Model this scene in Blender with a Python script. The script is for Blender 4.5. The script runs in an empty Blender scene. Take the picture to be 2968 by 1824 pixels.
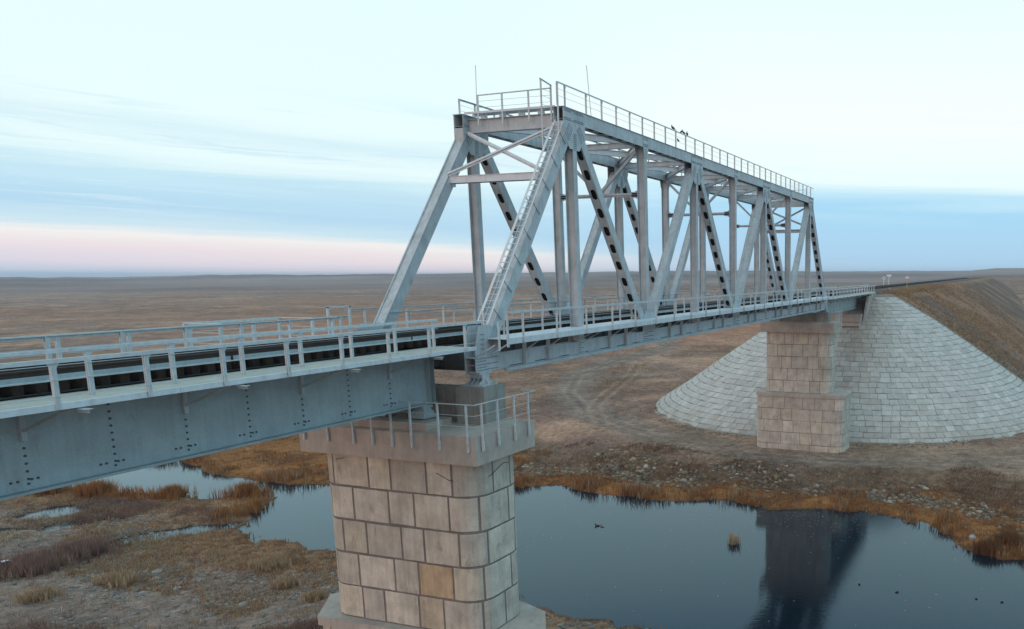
import bpy, math, random
import numpy as np
from mathutils import Matrix, Vector

rnd = random.Random(7)
S = bpy.context.scene
COL = S.collection

# ------------------------------------------------------------------ camera
cd = bpy.data.cameras.new("camera")
cam = bpy.data.objects.new("camera", cd)
COL.objects.link(cam)
S.camera = cam
YAW, PITCH, ROLL = 0.34135322, -0.17036817, -0.00323762
fw = Vector((math.cos(PITCH) * math.cos(YAW), math.cos(PITCH) * math.sin(YAW), math.sin(PITCH)))
r0 = Vector((math.sin(YAW), -math.cos(YAW), 0))
u0 = r0.cross(fw)
rt = r0 * math.cos(ROLL) + u0 * math.sin(ROLL)
up = -r0 * math.sin(ROLL) + u0 * math.cos(ROLL)
CAM = Vector((-28.422, -23.861, 3.667))
cam.matrix_world = Matrix(((rt.x, up.x, -fw.x, CAM.x), (rt.y, up.y, -fw.y, CAM.y), (rt.z, up.z, -fw.z, CAM.z), (0, 0, 0, 1)))
cd.sensor_width = 36
cd.lens = 2350.62 / 2968 * 36
cd.shift_x = -(2097.49 - 1484) / 2968
cd.shift_y = (1198.665 - 912) / 2968
cd.clip_start = 0.1
cd.clip_end = 40000

# ------------------------------------------------------------------ exposure
S.view_settings.view_transform = 'Standard'
S.view_settings.look = 'None'
S.view_settings.exposure = 0.0
S.view_settings.gamma = 1.0

# ------------------------------------------------------------------ sky
SUN_AZ = math.radians(172)      # direction towards the sun, from +x
SUN_EL = math.radians(4)
W = bpy.data.worlds.new("World")
S.world = W
W.use_nodes = True


class NT:
    def __init__(s, tree):
        s.t = tree
        s.t.nodes.clear()

    def n(s, kind, **kw):
        nd = s.t.nodes.new(kind)
        for k, v in kw.items():
            setattr(nd, k, v)
        return nd

    def l(s, a, b):
        s.t.links.new(a, b)

    def set(s, sock, v):
        if hasattr(v, 'is_output') or hasattr(v, 'links'):
            s.l(v, sock)
        else:
            sock.default_value = v

    def math(s, op, a, b=0.0, c=0.0, clamp=False):
        nd = s.n('ShaderNodeMath', operation=op, use_clamp=clamp)
        s.set(nd.inputs[0], a)
        s.set(nd.inputs[1], b)
        s.set(nd.inputs[2], c)
        return nd.outputs[0]

    def noise(s, vec, scale, detail=4, rough=0.5, dist=0.0):
        nd = s.n('ShaderNodeTexNoise')
        s.l(vec, nd.inputs['Vector'])
        nd.inputs['Scale'].default_value = scale
        nd.inputs['Detail'].default_value = detail
        nd.inputs['Roughness'].default_value = rough
        nd.inputs['Distortion'].default_value = dist
        return nd.outputs['Fac']

    def ramp(s, fac, stops, interp='LINEAR'):
        nd = s.n('ShaderNodeValToRGB')
        s.l(fac, nd.inputs[0])
        cr = nd.color_ramp
        cr.interpolation = interp
        while len(cr.elements) < len(stops):
            cr.elements.new(0.5)
        for e, (p, c) in zip(cr.elements, stops):
            e.position = p
            e.color = (c[0], c[1], c[2], 1) if not isinstance(c, (int, float)) else (c, c, c, 1)
        return nd.outputs[0]

    def mapr(s, v, a, b, c=0.0, d=1.0):
        nd = s.n('ShaderNodeMapRange', interpolation_type='SMOOTHSTEP')
        s.set(nd.inputs[0], v)
        for i, x in enumerate((a, b, c, d)):
            nd.inputs[i + 1].default_value = x
        return nd.outputs[0]

    def mix(s, fac, a, b, mode='MIX'):
        nd = s.n('ShaderNodeMix', data_type='RGBA', blend_type=mode)
        s.set(nd.inputs[0], fac)
        for sock, v in ((nd.inputs[6], a), (nd.inputs[7], b)):
            if hasattr(v, 'links'):
                s.l(v, sock)
            else:
                sock.default_value = (v[0], v[1], v[2], 1)
        return nd.outputs[2]

    def scalev(s, vec, sc):
        nd = s.n('ShaderNodeMapping')
        s.l(vec, nd.inputs[0])
        nd.inputs['Scale'].default_value = sc
        return nd.outputs[0]


def srgb(r, g, b):
    f = lambda c: (c / 255 / 12.92) if c / 255 < .04045 else ((c / 255 + .055) / 1.055) ** 2.4
    return (f(r), f(g), f(b))


w = NT(W.node_tree)
geo = w.n('ShaderNodeTexCoord').outputs['Generated']
sep = w.n('ShaderNodeSeparateXYZ')
w.l(geo, sep.inputs[0])
el = w.math('ARCSINE', sep.outputs[2])                       # elevation, rad
az = w.math('ARCTAN2', sep.outputs[1], sep.outputs[0])       # azimuth, rad (view spans 0.0 .. 1.07)
# left part of the view 1, right part 0
lr = w.mapr(az, 0.28, 0.66)
# streaks: noise very long horizontally
stv = w.scalev(geo, (1.3, 1.3, 26.0))
st1 = w.noise(stv, 1.6, 4, 0.55, 0.3)
st2 = w.noise(w.scalev(geo, (2.2, 2.2, 60.0)), 1.2, 5, 0.6, 0.2)
wob = w.math('MULTIPLY_ADD', w.math('SUBTRACT', st1, 0.5), 0.022, w.math('MULTIPLY', w.math('SUBTRACT', st2, 0.5), 0.012))
tilt = w.math('MULTIPLY', w.math('SUBTRACT', 1.02, az), 0.050)
st3 = w.noise(w.scalev(geo, (1.5, 1.5, 110.0)), 1.0, 4, 0.6, 0.1)
wob = w.math('MULTIPLY_ADD', w.math('SUBTRACT', st3, 0.5), 0.010, wob)
elw = w.math('ADD', w.math('ADD', el, wob), tilt)
e1 = w.math('DIVIDE', elw, 0.40)
d = math.radians(1) / 0.40
CY = (0.79, 1.02, 1.04)
left = w.ramp(e1, [(0.0, srgb(180, 204, 226)), (0.3 * d, srgb(202, 214, 232)), (0.9 * d, srgb(228, 221, 234)), (1.6 * d, srgb(241, 229, 233)), (2.5 * d, srgb(246, 244, 242)),
                   (2.95 * d, srgb(206, 232, 244)), (3.9 * d, srgb(182, 219, 242)), (5.0 * d, srgb(190, 226, 245)), (6.2 * d, srgb(204, 236, 248)), (7.2 * d, srgb(234, 254, 255)),
                   (8.6 * d, srgb(216, 242, 250)), (9.6 * d, srgb(234, 255, 255)), (22 * d, CY)])
right = w.ramp(e1, [(2.2 * d, srgb(180, 212, 236)), (3.9 * d, srgb(174, 214, 243)), (6.6 * d, srgb(168, 218, 247)), (7.6 * d, srgb(190, 231, 251)), (8.3 * d, srgb(236, 255, 255)),
                    (12 * d, srgb(248, 255, 255)), (22 * d, CY)])
view = w.mix(lr, right, left)
# thin bright and grey wisps drawn out along the bands
cmb = w.n('ShaderNodeCombineXYZ')
w.l(w.math('MULTIPLY', az, 2.2), cmb.inputs[0])
w.l(w.math('MULTIPLY', elw, 75.0), cmb.inputs[1])
wis = w.noise(cmb.outputs[0], 1.0, 5, 0.6, 0.4)
wband = w.math('MULTIPLY', w.mapr(el, 0.045, 0.075), w.mapr(el, 0.20, 0.14))
wband = w.math('MULTIPLY', wband, w.mapr(az, 0.35, 0.65, 0.25, 1.0))
view = w.mix(w.math('MULTIPLY', w.mapr(wis, 0.50, 0.72), w.math('MULTIPLY', wband, 0.8)), view, srgb(236, 252, 254))
view = w.mix(w.math('MULTIPLY', w.mapr(wis, 0.46, 0.30), w.math('MULTIPLY', wband, 0.5)), view, srgb(186, 221, 242))
# the rest of the dome: a bright high veil, bluer overhead, warm low glow on the sunset side
hi = w.ramp(w.math('DIVIDE', el, 1.5708), [(0.0, CY), (0.22, CY), (0.30, srgb(176, 220, 244)), (0.42, srgb(196, 232, 248)), (1.0, srgb(214, 240, 250))])
dome = w.mix(w.mapr(el, 0.30, 0.45), view, hi)
# clear blue sky stands low on the river's near side (-y), the afterglow on -x
blue = w.mapr(w.math('COSINE', w.math('SUBTRACT', az, math.radians(-95))), 0.05, 0.95)
dome = w.mix(w.math('MULTIPLY', blue, w.mapr(el, 1.15, 0.35)), dome, (0.42, 0.83, 1.06))
back = w.mapr(w.math('COSINE', w.math('SUBTRACT', az, SUN_AZ)), -0.05, 0.95)
low = w.mapr(el, 0.75, 0.05)
glow = w.math('MULTIPLY', back, low)
dome = w.mix(glow, dome, (1.08, 0.76, 0.70))
vgain = w.mapr(el, -0.12, 0.0, 0.25, 1.05)
sky = w.n('ShaderNodeTexSky', sky_type='NISHITA')
sky.sun_disc = False
sky.sun_elevation = SUN_EL
sky.sun_rotation = math.pi / 2 - SUN_AZ
sky.altitude = 600
sky.air_density = 1.0
sky.dust_density = 1.5
bg1 = w.n('ShaderNodeBackground')
w.l(sky.outputs[0], bg1.inputs[0])
bg1.inputs[1].default_value = 0.10
bg2 = w.n('ShaderNodeBackground')
w.l(dome, bg2.inputs[0])
w.l(vgain, bg2.inputs[1])
mx = w.n('ShaderNodeMixShader')
mx.inputs[0].default_value = 0.96          # the veil of cloud covers nearly all of the clear sky
w.l(bg1.outputs[0], mx.inputs[1])
w.l(bg2.outputs[0], mx.inputs[2])
wo = w.n('ShaderNodeOutputWorld')
w.l(mx.outputs[0], wo.inputs[0])

sl = bpy.data.lights.new("sun", 'SUN')
sl.energy = 0.75
sl.angle = math.radians(30)
sl.color = (1.0, 0.68, 0.54)
sun = bpy.data.objects.new("sun", sl)
COL.objects.link(sun)
sdir = Vector((math.cos(SUN_EL) * math.cos(SUN_AZ), math.cos(SUN_EL) * math.sin(SUN_AZ), math.sin(SUN_EL)))
sun.rotation_euler = sdir.to_track_quat('Z', 'Y').to_euler()
sun.location = (-60, 10, 60)


# ------------------------------------------------------------------ materials
def mat(name, col, rough=0.6, var=0.12, scale=3.0, streak=0.0, stain=None, stain_amt=0.0, bump=0.0, metal=0.0, attr=None, spec=0.5, fine=0.0, fscale=30.0):
    m = bpy.data.materials.new(name)
    m.use_nodes = True
    t = NT(m.node_tree)
    pos = t.n('ShaderNodeNewGeometry').outputs['Position']
    n1 = t.noise(pos, scale, 5, 0.6)
    base = col
    if attr:
        a = t.n('ShaderNodeAttribute', attribute_name=attr)
        base = a.outputs['Color']
    v = t.mapr(n1, 0.25, 0.75, 1 - var, 1 + var)
    if fine:
        v = t.math('MULTIPLY', v, t.mapr(t.noise(pos, fscale, 3, 0.6), 0.25, 0.75, 1 - fine, 1 + fine))
    if streak:
        s2 = t.noise(t.scalev(pos, (6, 6, 0.45)), 1.0, 4, 0.6)
        v = t.math('MULTIPLY', v, t.mapr(s2, 0.35, 0.75, 1 + streak * .3, 1 - streak))
    vv = t.n('ShaderNodeCombineXYZ')
    for i in range(3):
        t.l(v, vv.inputs[i])
    c = t.mix(1.0, base, vv.outputs[0], 'MULTIPLY')
    if stain is not None:
        s3 = t.noise(t.scalev(pos, (2.2, 2.2, 1.1)), 1.0, 6, 0.65, 0.5)
        c = t.mix(t.mapr(s3, 0.56, 0.72, 0.0, stain_amt), c, stain)
    b = t.n('ShaderNodeBsdfPrincipled')
    t.l(c, b.inputs['Base Color'])
    b.inputs['Roughness'].default_value = rough
    b.inputs['Metallic'].default_value = metal
    b.inputs['Specular IOR Level'].default_value = spec
    if bump:
        bn = t.n('ShaderNodeBump')
        bn.inputs['Strength'].default_value = 0.6
        bn.inputs['Distance'].default_value = bump
        t.l(t.noise(pos, scale * 4, 5, 0.65), bn.inputs['Height'])
        t.l(bn.outputs[0], b.inputs['Normal'])
    o = t.n('ShaderNodeOutputMaterial')
    t.l(b.outputs[0], o.inputs[0])
    return m


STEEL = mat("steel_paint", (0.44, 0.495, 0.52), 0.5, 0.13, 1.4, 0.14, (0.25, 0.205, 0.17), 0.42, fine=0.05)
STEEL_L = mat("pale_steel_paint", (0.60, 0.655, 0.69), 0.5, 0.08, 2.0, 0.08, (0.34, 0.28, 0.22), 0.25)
GIRDER = mat("girder_paint", (0.34, 0.42, 0.445), 0.6, 0.12, 0.8, 0.09, (0.24, 0.245, 0.23), 0.40, 0.012, fine=0.07, fscale=18)
BOLT = mat("bolt_steel", (0.06, 0.09, 0.11), 0.7, 0.2)
RIVET = mat("rivet_paint", (0.15, 0.20, 0.235), 0.7, 0.2)
GALV = mat("railing_paint", (0.52, 0.57, 0.59), 0.5, 0.12, 6.0, 0.0, (0.26, 0.17, 0.11), 0.3)
RAIL = mat("rusty_rail", (0.055, 0.034, 0.027), 0.7, 0.2, 5)
SLEEPER = mat("tarred_timber", (0.030, 0.021, 0.018), 0.95, 0.35, 4, 0.2, (0.05, 0.035, 0.027), 0.4, spec=.15)
SLAB = mat("walkway_concrete", (0.43, 0.44, 0.39), 0.85, 0.12, 2.0, 0, (0.28, 0.28, 0.25), 0.35, fine=0.08)
CONC = mat("cap_concrete", (0.43, 0.38, 0.335), 0.9, 0.14, 1.2, 0.10, (0.22, 0.20, 0.175), 0.40, 0.004, fine=0.06)
PEDC = mat("pedestal_concrete", (0.27, 0.27, 0.245), 0.9, 0.15, 1.5, 0.2, (0.14, 0.14, 0.125), 0.6, 0.004, fine=0.08)
MORTAR = mat("mortar", (0.185, 0.162, 0.148), 0.95, 0.2, 2.0)
STONE = mat("pier_stone", (0.4, 0.35, 0.3), 0.95, 0.20, 1.1, 0.13, (0.24, 0.21, 0.18), 0.6, 0.02, attr="Col", fine=0.14)
PAVE = mat("paving_stone", (0.4, 0.4, 0.4), 0.9, 0.12, 1.1, 0.0, (0.30, 0.285, 0.26), 0.4, 0.01, attr="Col", fine=0.10, fscale=8)
SIGNW = mat("sign_white", (0.75, 0.75, 0.72), 0.5, 0.05)
YELLOW = mat("yellow_paint", (0.55, 0.36, 0.08), 0.6, 0.1)
FEATHER = mat("dark_feathers", (0.035, 0.035, 0.04), 0.7, 0.3, 20)
GREYF = mat("grey_feathers", (0.16, 0.155, 0.15), 0.7, 0.3, 20)
PAPER = mat("white_paper", (0.75, 0.78, 0.82), 0.7, 0.05)
ROCK = mat("pale_rock", (0.33, 0.31, 0.28), 0.95, 0.25, 2.5, 0, (0.20, 0.17, 0.14), 0.5, 0.01)
FLOOR = mat("weathered_floor_steel", (0.085, 0.085, 0.09), 0.8, 0.2, 1.5, 0.2, (0.10, 0.06, 0.045), 0.6)
SHADE_CABLE_BLACK = mat("shade_and_cable_black", (0.012, 0.014, 0.016), 0.9, 0.1, spec=.1)  # black for painted shade in holes and plate gaps, and for the cable


# ------------------------------------------------------------------ mesh helpers
class MB:
    def __init__(s):
        s.v = []
        s.f = []
        s.c = []
        s.cc = (1, 1, 1)

    def add(s, vs, fs):
        o = len(s.v)
        s.v += [tuple(p) for p in vs]
        s.f += [tuple(i + o for i in f) for f in fs]
        s.c += [s.cc] * len(fs)

    def hexa(s, p):      # 8 corners: bottom loop 0-3, top loop 4-7
        s.add(p, [(3, 2, 1, 0), (4, 5, 6, 7), (0, 1, 5, 4), (1, 2, 6, 5), (2, 3, 7, 6), (3, 0, 4, 7)])

    def box(s, x0, x1, y0, y1, z0, z1):
        s.hexa([(x0, y0, z0), (x1, y0, z0), (x1, y1, z0), (x0, y1, z0), (x0, y0, z1), (x1, y0, z1), (x1, y1, z1), (x0, y1, z1)])

    def bar(s, p0, p1, ya, yb, ha, hb):
        """box along p0->p1 in the XZ plane; y range ya..yb, in-plane normal range ha..hb"""
        dx, dz = p1[0] - p0[0], p1[1] - p0[1]
        L = math.hypot(dx, dz)
        nx, nz = -dz / L, dx / L
        P = lambda p, h, y: (p[0] + nx * h, y, p[1] + nz * h)
        s.hexa([P(p0, ha, ya), P(p1, ha, ya), P(p1, ha, yb), P(p0, ha, yb), P(p0, hb, ya), P(p1, hb, ya), P(p1, hb, yb), P(p0, hb, yb)])

    def beam(s, a, b, w, h, upv=(0, 0, 1)):
        a, b = Vector(a), Vector(b)
        t = (b - a).normalized()
        side = t.cross(Vector(upv))
        if side.length < 1e-4:
            side = t.cross(Vector((1, 0, 0)))
        side.normalize()
        u = side.cross(t).normalized()
        sw, uh = side * (w / 2), u * (h / 2)
        s.hexa([a - sw - uh, b - sw - uh, b + sw - uh, a + sw - uh, a - sw + uh, b - sw + uh, b + sw + uh, a + sw + uh])

    def ibeam(s, a, b, w, h, t=0.02, upv=(0, 0, 1)):
        a, b = Vector(a), Vector(b)
        tt = (b - a).normalized()
        side = tt.cross(Vector(upv)).normalized()
        u = side.cross(tt).normalized()
        for k in (-1, 1):
            o = u * (k * (h / 2 - t / 2))
            s.beam(a + o, b + o, w, t, upv)
        s.beam(a, b, t, h - 2 * t, upv)

    def tube(s, a, b, r, n=6):
        a, b = Vector(a), Vector(b)
        t = (b - a).normalized()
        x = t.orthogonal().normalized()
        y = t.cross(x)
        vs = []
        for p in (a, b):
            for i in range(n):
                an = 2 * math.pi * i / n
                vs.append(p + x * (r * math.cos(an)) + y * (r * math.sin(an)))
        fs = [(i, (i + 1) % n, n + (i + 1) % n, n + i) for i in range(n)]
        fs += [tuple(range(n - 1, -1, -1)), tuple(range(n, 2 * n))]
        s.add(vs, fs)

    def prism(s, pts, y0, y1):
        """polygon in XZ extruded along y"""
        n = len(pts)
        vs = [(x, y0, z) for x, z in pts] + [(x, y1, z) for x, z in pts]
        fs = [tuple(range(n)), tuple(range(2 * n - 1, n - 1, -1))]
        fs += [(i, n + i, n + (i + 1) % n, (i + 1) % n) for i in range(n)]
        s.add(vs, fs)

    def prismz(s, pts, z0, z1):
        n = len(pts)
        vs = [(x, y, z0) for x, y in pts] + [(x, y, z1) for x, y in pts]
        fs = [tuple(range(n - 1, -1, -1)), tuple(range(n, 2 * n))]
        fs += [(i, (i + 1) % n, n + (i + 1) % n, n + i) for i in range(n)]
        s.add(vs, fs)

    def disc(s, c, r, h, axis=(0, -1, 0), n=6):
        c = Vector(c)
        a = Vector(axis)
        s.tube(c, c + a * h, r, n)

    def ell(s, c, r, rot=None, nu=10, nv=7):
        vs = []
        for j in range(nv + 1):
            ph = math.pi * j / nv
            for i in range(nu):
                th = 2 * math.pi * i / nu
                p = Vector((r[0] * math.sin(ph) * math.cos(th), r[1] * math.sin(ph) * math.sin(th), r[2] * math.cos(ph)))
                if rot is not None:
                    p = rot @ p
                vs.append(Vector(c) + p)
        fs = []
        for j in range(nv):
            for i in range(nu):
                fs.append((j * nu + i, (j + 1) * nu + i, (j + 1) * nu + (i + 1) % nu, j * nu + (i + 1) % nu))
        s.add(vs, fs)


def base_of(p):
    o = Vector((0, 0, 0))
    while p is not None:
        o += p.location
        p = p.parent
    return o


def obj(name, mb, m, parent=None, smooth=False, loc=None, colors=False, extra=None):
    """mesh given in world coordinates; loc (world) becomes the object's origin"""
    nf0 = len(mb.f)
    if extra:
        mb.add(extra[0].v, extra[0].f)
        mb.c[nf0:] = extra[0].c
    bo = base_of(parent)
    org = Vector(loc) if loc is not None else bo
    me = bpy.data.meshes.new(name)
    V = np.array(mb.v, dtype=np.float64) - np.array(org)
    me.from_pydata(V.tolist(), [], mb.f)
    me.materials.append(m)
    if extra:
        me.materials.append(extra[1])
        me.polygons.foreach_set('material_index', [0] * nf0 + [1] * (len(mb.f) - nf0))
    if colors:
        at = me.color_attributes.new("Col", 'FLOAT_COLOR', 'CORNER')
        arr = []
        for f, c in zip(mb.f, mb.c):
            arr += [c[0], c[1], c[2], 1.0] * len(f)
        at.data.foreach_set('color', arr)
    if smooth:
        me.polygons.foreach_set('use_smooth', [True] * len(me.polygons))
    me.update()
    o = bpy.data.objects.new(name, me)
    COL.objects.link(o)
    o.parent = parent
    o.location = org - bo
    return o


def copy(o, dloc, parent=None):
    c = o.copy()
    COL.objects.link(c)
    if parent is not None:
        c.parent = parent
    c.location = o.location + Vector(dloc)
    return c


def copy_tree(root, loc):
    r = root.copy()
    COL.objects.link(r)
    r.location = loc
    for ch in root.children:
        c = ch.copy()
        COL.objects.link(c)
        c.parent = r
        for g in ch.children:
            q = g.copy()
            COL.objects.link(q)
            q.parent = c
    return r


def thing(name, label, cat, loc=(0, 0, 0), group=None):
    o = bpy.data.objects.new(name, None)
    COL.objects.link(o)
    o.location = loc
    o.empty_display_size = 0.5
    o['label'] = label
    o['category'] = cat
    if group:
        o['group'] = group
    return o


def tag(o, label, cat, group=None):
    o['label'] = label
    o['category'] = cat
    if group:
        o['group'] = group
    return o


def kind(o, k, label=None):
    o['kind'] = k
    if label:
        o['label'] = label
    return o


# ------------------------------------------------------------------ numpy noise
def _hash(ix, iy, seed):
    h = (ix.astype(np.int64) * 374761393 + iy.astype(np.int64) * 668265263 + seed * 1442695041) & 0xffffffff
    h = ((h ^ (h >> 13)) * 1274126177) & 0xffffffff
    return ((h ^ (h >> 16)) & 0xffff) / 65535.0


def vnoise(x, y, seed=0):
    ix, iy = np.floor(x), np.floor(y)
    fx, fy = x - ix, y - iy
    fx = fx * fx * (3 - 2 * fx)
    fy = fy * fy * (3 - 2 * fy)
    a, b = _hash(ix, iy, seed), _hash(ix + 1, iy, seed)
    c, dd = _hash(ix, iy + 1, seed), _hash(ix + 1, iy + 1, seed)
    return (a * (1 - fx) + b * fx) * (1 - fy) + (c * (1 - fx) + dd * fx) * fy


def fbm(x, y, sc, oct=4, seed=0):
    s, a, t = 0, 1.0, 0
    for k in range(oct):
        s = s + a * vnoise(x / sc * 2 ** k + 17.3 * k, y / sc * 2 ** k - 9.1 * k, seed + k)
        t += a
        a *= 0.5
    return s / t


def sstep(x, a, b):
    t = np.clip((x - a) / (b - a), 0, 1)
    return t * t * (3 - 2 * t)


# ------------------------------------------------------------------ terrain functions
WZ = -18.8
FAR = [(20, -95), (34, -60), (37, -40), (37.5, -25.7), (36.9, -23.9), (38.5, -22.5), (38.9, -20.5), (41.6, -20), (43.5, -18.4), (45.5, -14.5), (46.3, -8.4), (44.7, -2.6),
       (46.2, 1.7), (44.1, 5.9), (43.8, 10.2), (44.5, 15.4), (45, 21.6), (43.3, 25.6), (39.5, 40), (36.5, 49), (36.3, 54), (37.4, 61), (41, 71.4), (37, 84), (25, 96), (0, 108), (-80, 125)]
NEAR = [(-80, 108), (0, 91), (15, 82), (24, 74.5), (28.6, 69.9), (28.0, 64), (29.0, 60), (29.5, 54), (33.5, 49.5), (32.0, 46.5), (28.5, 44.3), (24.5, 42), (22.5, 39.2), (21.3, 35.5), (22.4, 32.5), (21.5, 28.4),
        (20, 18), (18.1, 8.4), (16.8, 5.5), (16.2, 2), (16.0, -2.9), (13, -15), (8, -30), (-5, -60), (-20, -95)]
POLY = np.array(FAR + NEAR, float)


def seg_dist(px, py, pts, closed=False):
    best = np.full(px.shape, 1e18)
    n = len(pts)
    for i in range(n if closed else n - 1):
        a, b = pts[i], pts[(i + 1) % n]
        dx, dy = b[0] - a[0], b[1] - a[1]
        t = np.clip(((px - a[0]) * dx + (py - a[1]) * dy) / (dx * dx + dy * dy), 0, 1)
        q = (px - a[0] - t * dx) ** 2 + (py - a[1] - t * dy) ** 2
        best = np.minimum(best, q)
    return np.sqrt(best)


def inside(px, py, pts):
    c = np.zeros(px.shape, bool)
    n = len(pts)
    for i in range(n):
        x0, y0 = pts[i]
        x1, y1 = pts[(i + 1) % n]
        cond = ((y0 > py) != (y1 > py))
        with np.errstate(divide='ignore', invalid='ignore'):
            xx = (x1 - x0) * (py - y0) / (y1 - y0 + 1e-12) + x0
        c ^= cond & (px < xx)
    return c


EMB_X = 103.5
S_TAB = np.array([0, 1.2, 2.6, 9.0, 16.0, 23.5, 28.5, 32])
D_TAB = np.array([0.0, 0.12, 0.75, 4.5, 9.2, 14.4, 17.6, 19.5])


def emb(x, y):
    """height of the embankment and its cones (level of the paving)"""
    dx = np.maximum(EMB_X - x, 0) / 33.0
    dy = np.maximum(np.abs(y) - 4.0, 0) / 28.5
    s = 28.5 * np.sqrt(dx * dx + dy * dy)
    top = 0.45 - 0.0 * x
    return top - np.interp(s, S_TAB, D_TAB)


ROAD = [(320, 150), (190, 70), (147, 66), (120, 61), (97, 50), (79, 36), (66.5, 19), (60.5, 5), (60.0, -6), (62.5, -16), (68, -26), (79, -38), (100, -52), (160, -90)]
TRACK2 = [(72, 30), (84, 38), (99, 43), (122, 50), (147, 60), (190, 64), (260, 60)]
PUD = [(17.4, 57.0, 5.0, 2.5), (21.8, 61.6, 6.0, 2.6), (24.8, 58.6, 2.2, 1.5), (19.0, 45.8, 4.2, 1.7), (14.6, 61.0, 2.2, 1.4), (22.2, 43.6, 2.6, 1.2)]


def height(x, y, parts=False):
    ins = inside(x, y, POLY)
    wb = (fbm(x, y, 3.0, 4, 5) - .5) * 1.6
    dfar = seg_dist(x, y, FAR)
    dnear = seg_dist(x, y, NEAR)
    far_side = dfar < dnear
    dmin = np.minimum(dfar, dnear)
    sd = np.where(ins, -dmin, dmin) + wb * sstep(dmin, 60, 20)
    # far bank
    flat = 5.0 + 2.5 * (fbm(x, y, 9, 2, 44) - .4) + 3.0 * sstep(y, -6, -22) + 16 * sstep(y, 20, 42)
    rip = 6.0 + 16 * sstep(y, 20, 42)
    hf = WZ + 0.30 * sstep(sd, 0, 2.0) + 1.35 * sstep(sd, flat, flat + rip) + 0.15 * sstep(sd, 14, 40)
    # near bank
    left = sstep(y, 10, 26)
    hn = WZ + 0.12 * sstep(sd, 0, 1.5) + (1 - left) * 1.5 * sstep(sd, 0, 9) + left * (0.14 * sstep(sd, 1, 6) + 0.85 * sstep(sd, 7, 20)) + 0.6 * sstep(sd, 14, 40)
    pm = np.zeros_like(x)
    for (cx, cy, ax, ay) in PUD:
        u_ = (x - cx) * .84 - (y - cy) * .54
        v_ = (x - cx) * .54 + (y - cy) * .84
        pm = np.maximum(pm, sstep((u_ / ax) ** 2 + (v_ / ay) ** 2 + (fbm(x, y, 1.6, 3, 61) - .5) * 2.4, 1.6, .6))
    pm = pm * (far_side == False)
    h = np.where(far_side, hf, hn)
    h = np.where(sd < 0, WZ - 0.35 * sstep(-sd, 0, 1.0) - 1.4 * sstep(-sd, 0.6, 6), h)
    r = np.hypot(x - CAM.x, y - CAM.y)
    azm = np.arctan2(y - CAM.y, x - CAM.x)
    small = (fbm(x, y, 2.3, 4, 11) - .5) * 0.34 + (fbm(x, y, .8, 2, 31) - .5) * 0.10
    rd = seg_dist(x, y, ROAD)
    onroad = sstep(rd, 4.5, 2.2)
    h = h + small * np.where(sd < 0, .2, 1.0) * (1 - .8 * onroad) * (1 + 2.0 * sstep(r, 150, 500))
    h = h - onroad * 0.06
    h = h * (1 - pm) + (WZ - .05) * pm
    # distant relief
    e = np.interp(azm, [-.2, .2, .35, .5, .68, .80, .90, .95, 1.3], [.0026, .0032, .0038, .0031, .0019, .0011, .0001, -.0014, -.0022])
    e = e + (fbm(azm * 60, azm * 0, 1.0, 4, 55) - .5) * .0015
    hill = (CAM.z + 3600 * e) + 17.3
    n2 = fbm(x, y, 900, 4, 71) - .5
    n3 = fbm(x, y, 260, 3, 81) - .5
    h = h + hill * (0.22 * sstep(r, 500, 1300) + 0.78 * sstep(r, 1500, 3600)) + n2 * 14 * sstep(r, 500, 2200) * (1 - .75 * sstep(azm, .25, .05)) + n3 * 3.2 * sstep(r, 160, 700)
    h = h + 9.0 * sstep(x, 260, 1000) * np.exp(-(np.maximum(-y - 60, 0) / 500) ** 2) * sstep(y, 160, 20)
    h = h - sstep(r, 3900, 7000) * 45
    em = emb(x, y) - 0.42 * sstep(x, EMB_X + 1.5, EMB_X - 1.0)      # lower beneath the stone paving
    taper = sstep(x, 1500, 600)
    em = np.where(x > EMB_X, (em + 17.3) * taper - 17.3 + (fbm(x, y, 5, 4, 41) - .5) * 0.7 * sstep(np.abs(y), 4, 8), em)
    isemb = (em > h) & (x > 60)
    h = np.where(x > 60, np.maximum(h, em), h)
    if parts:
        return h, sd, far_side, rd, isemb, r, azm
    return h


def lin(c):
    return np.array(srgb(*c))


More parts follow.
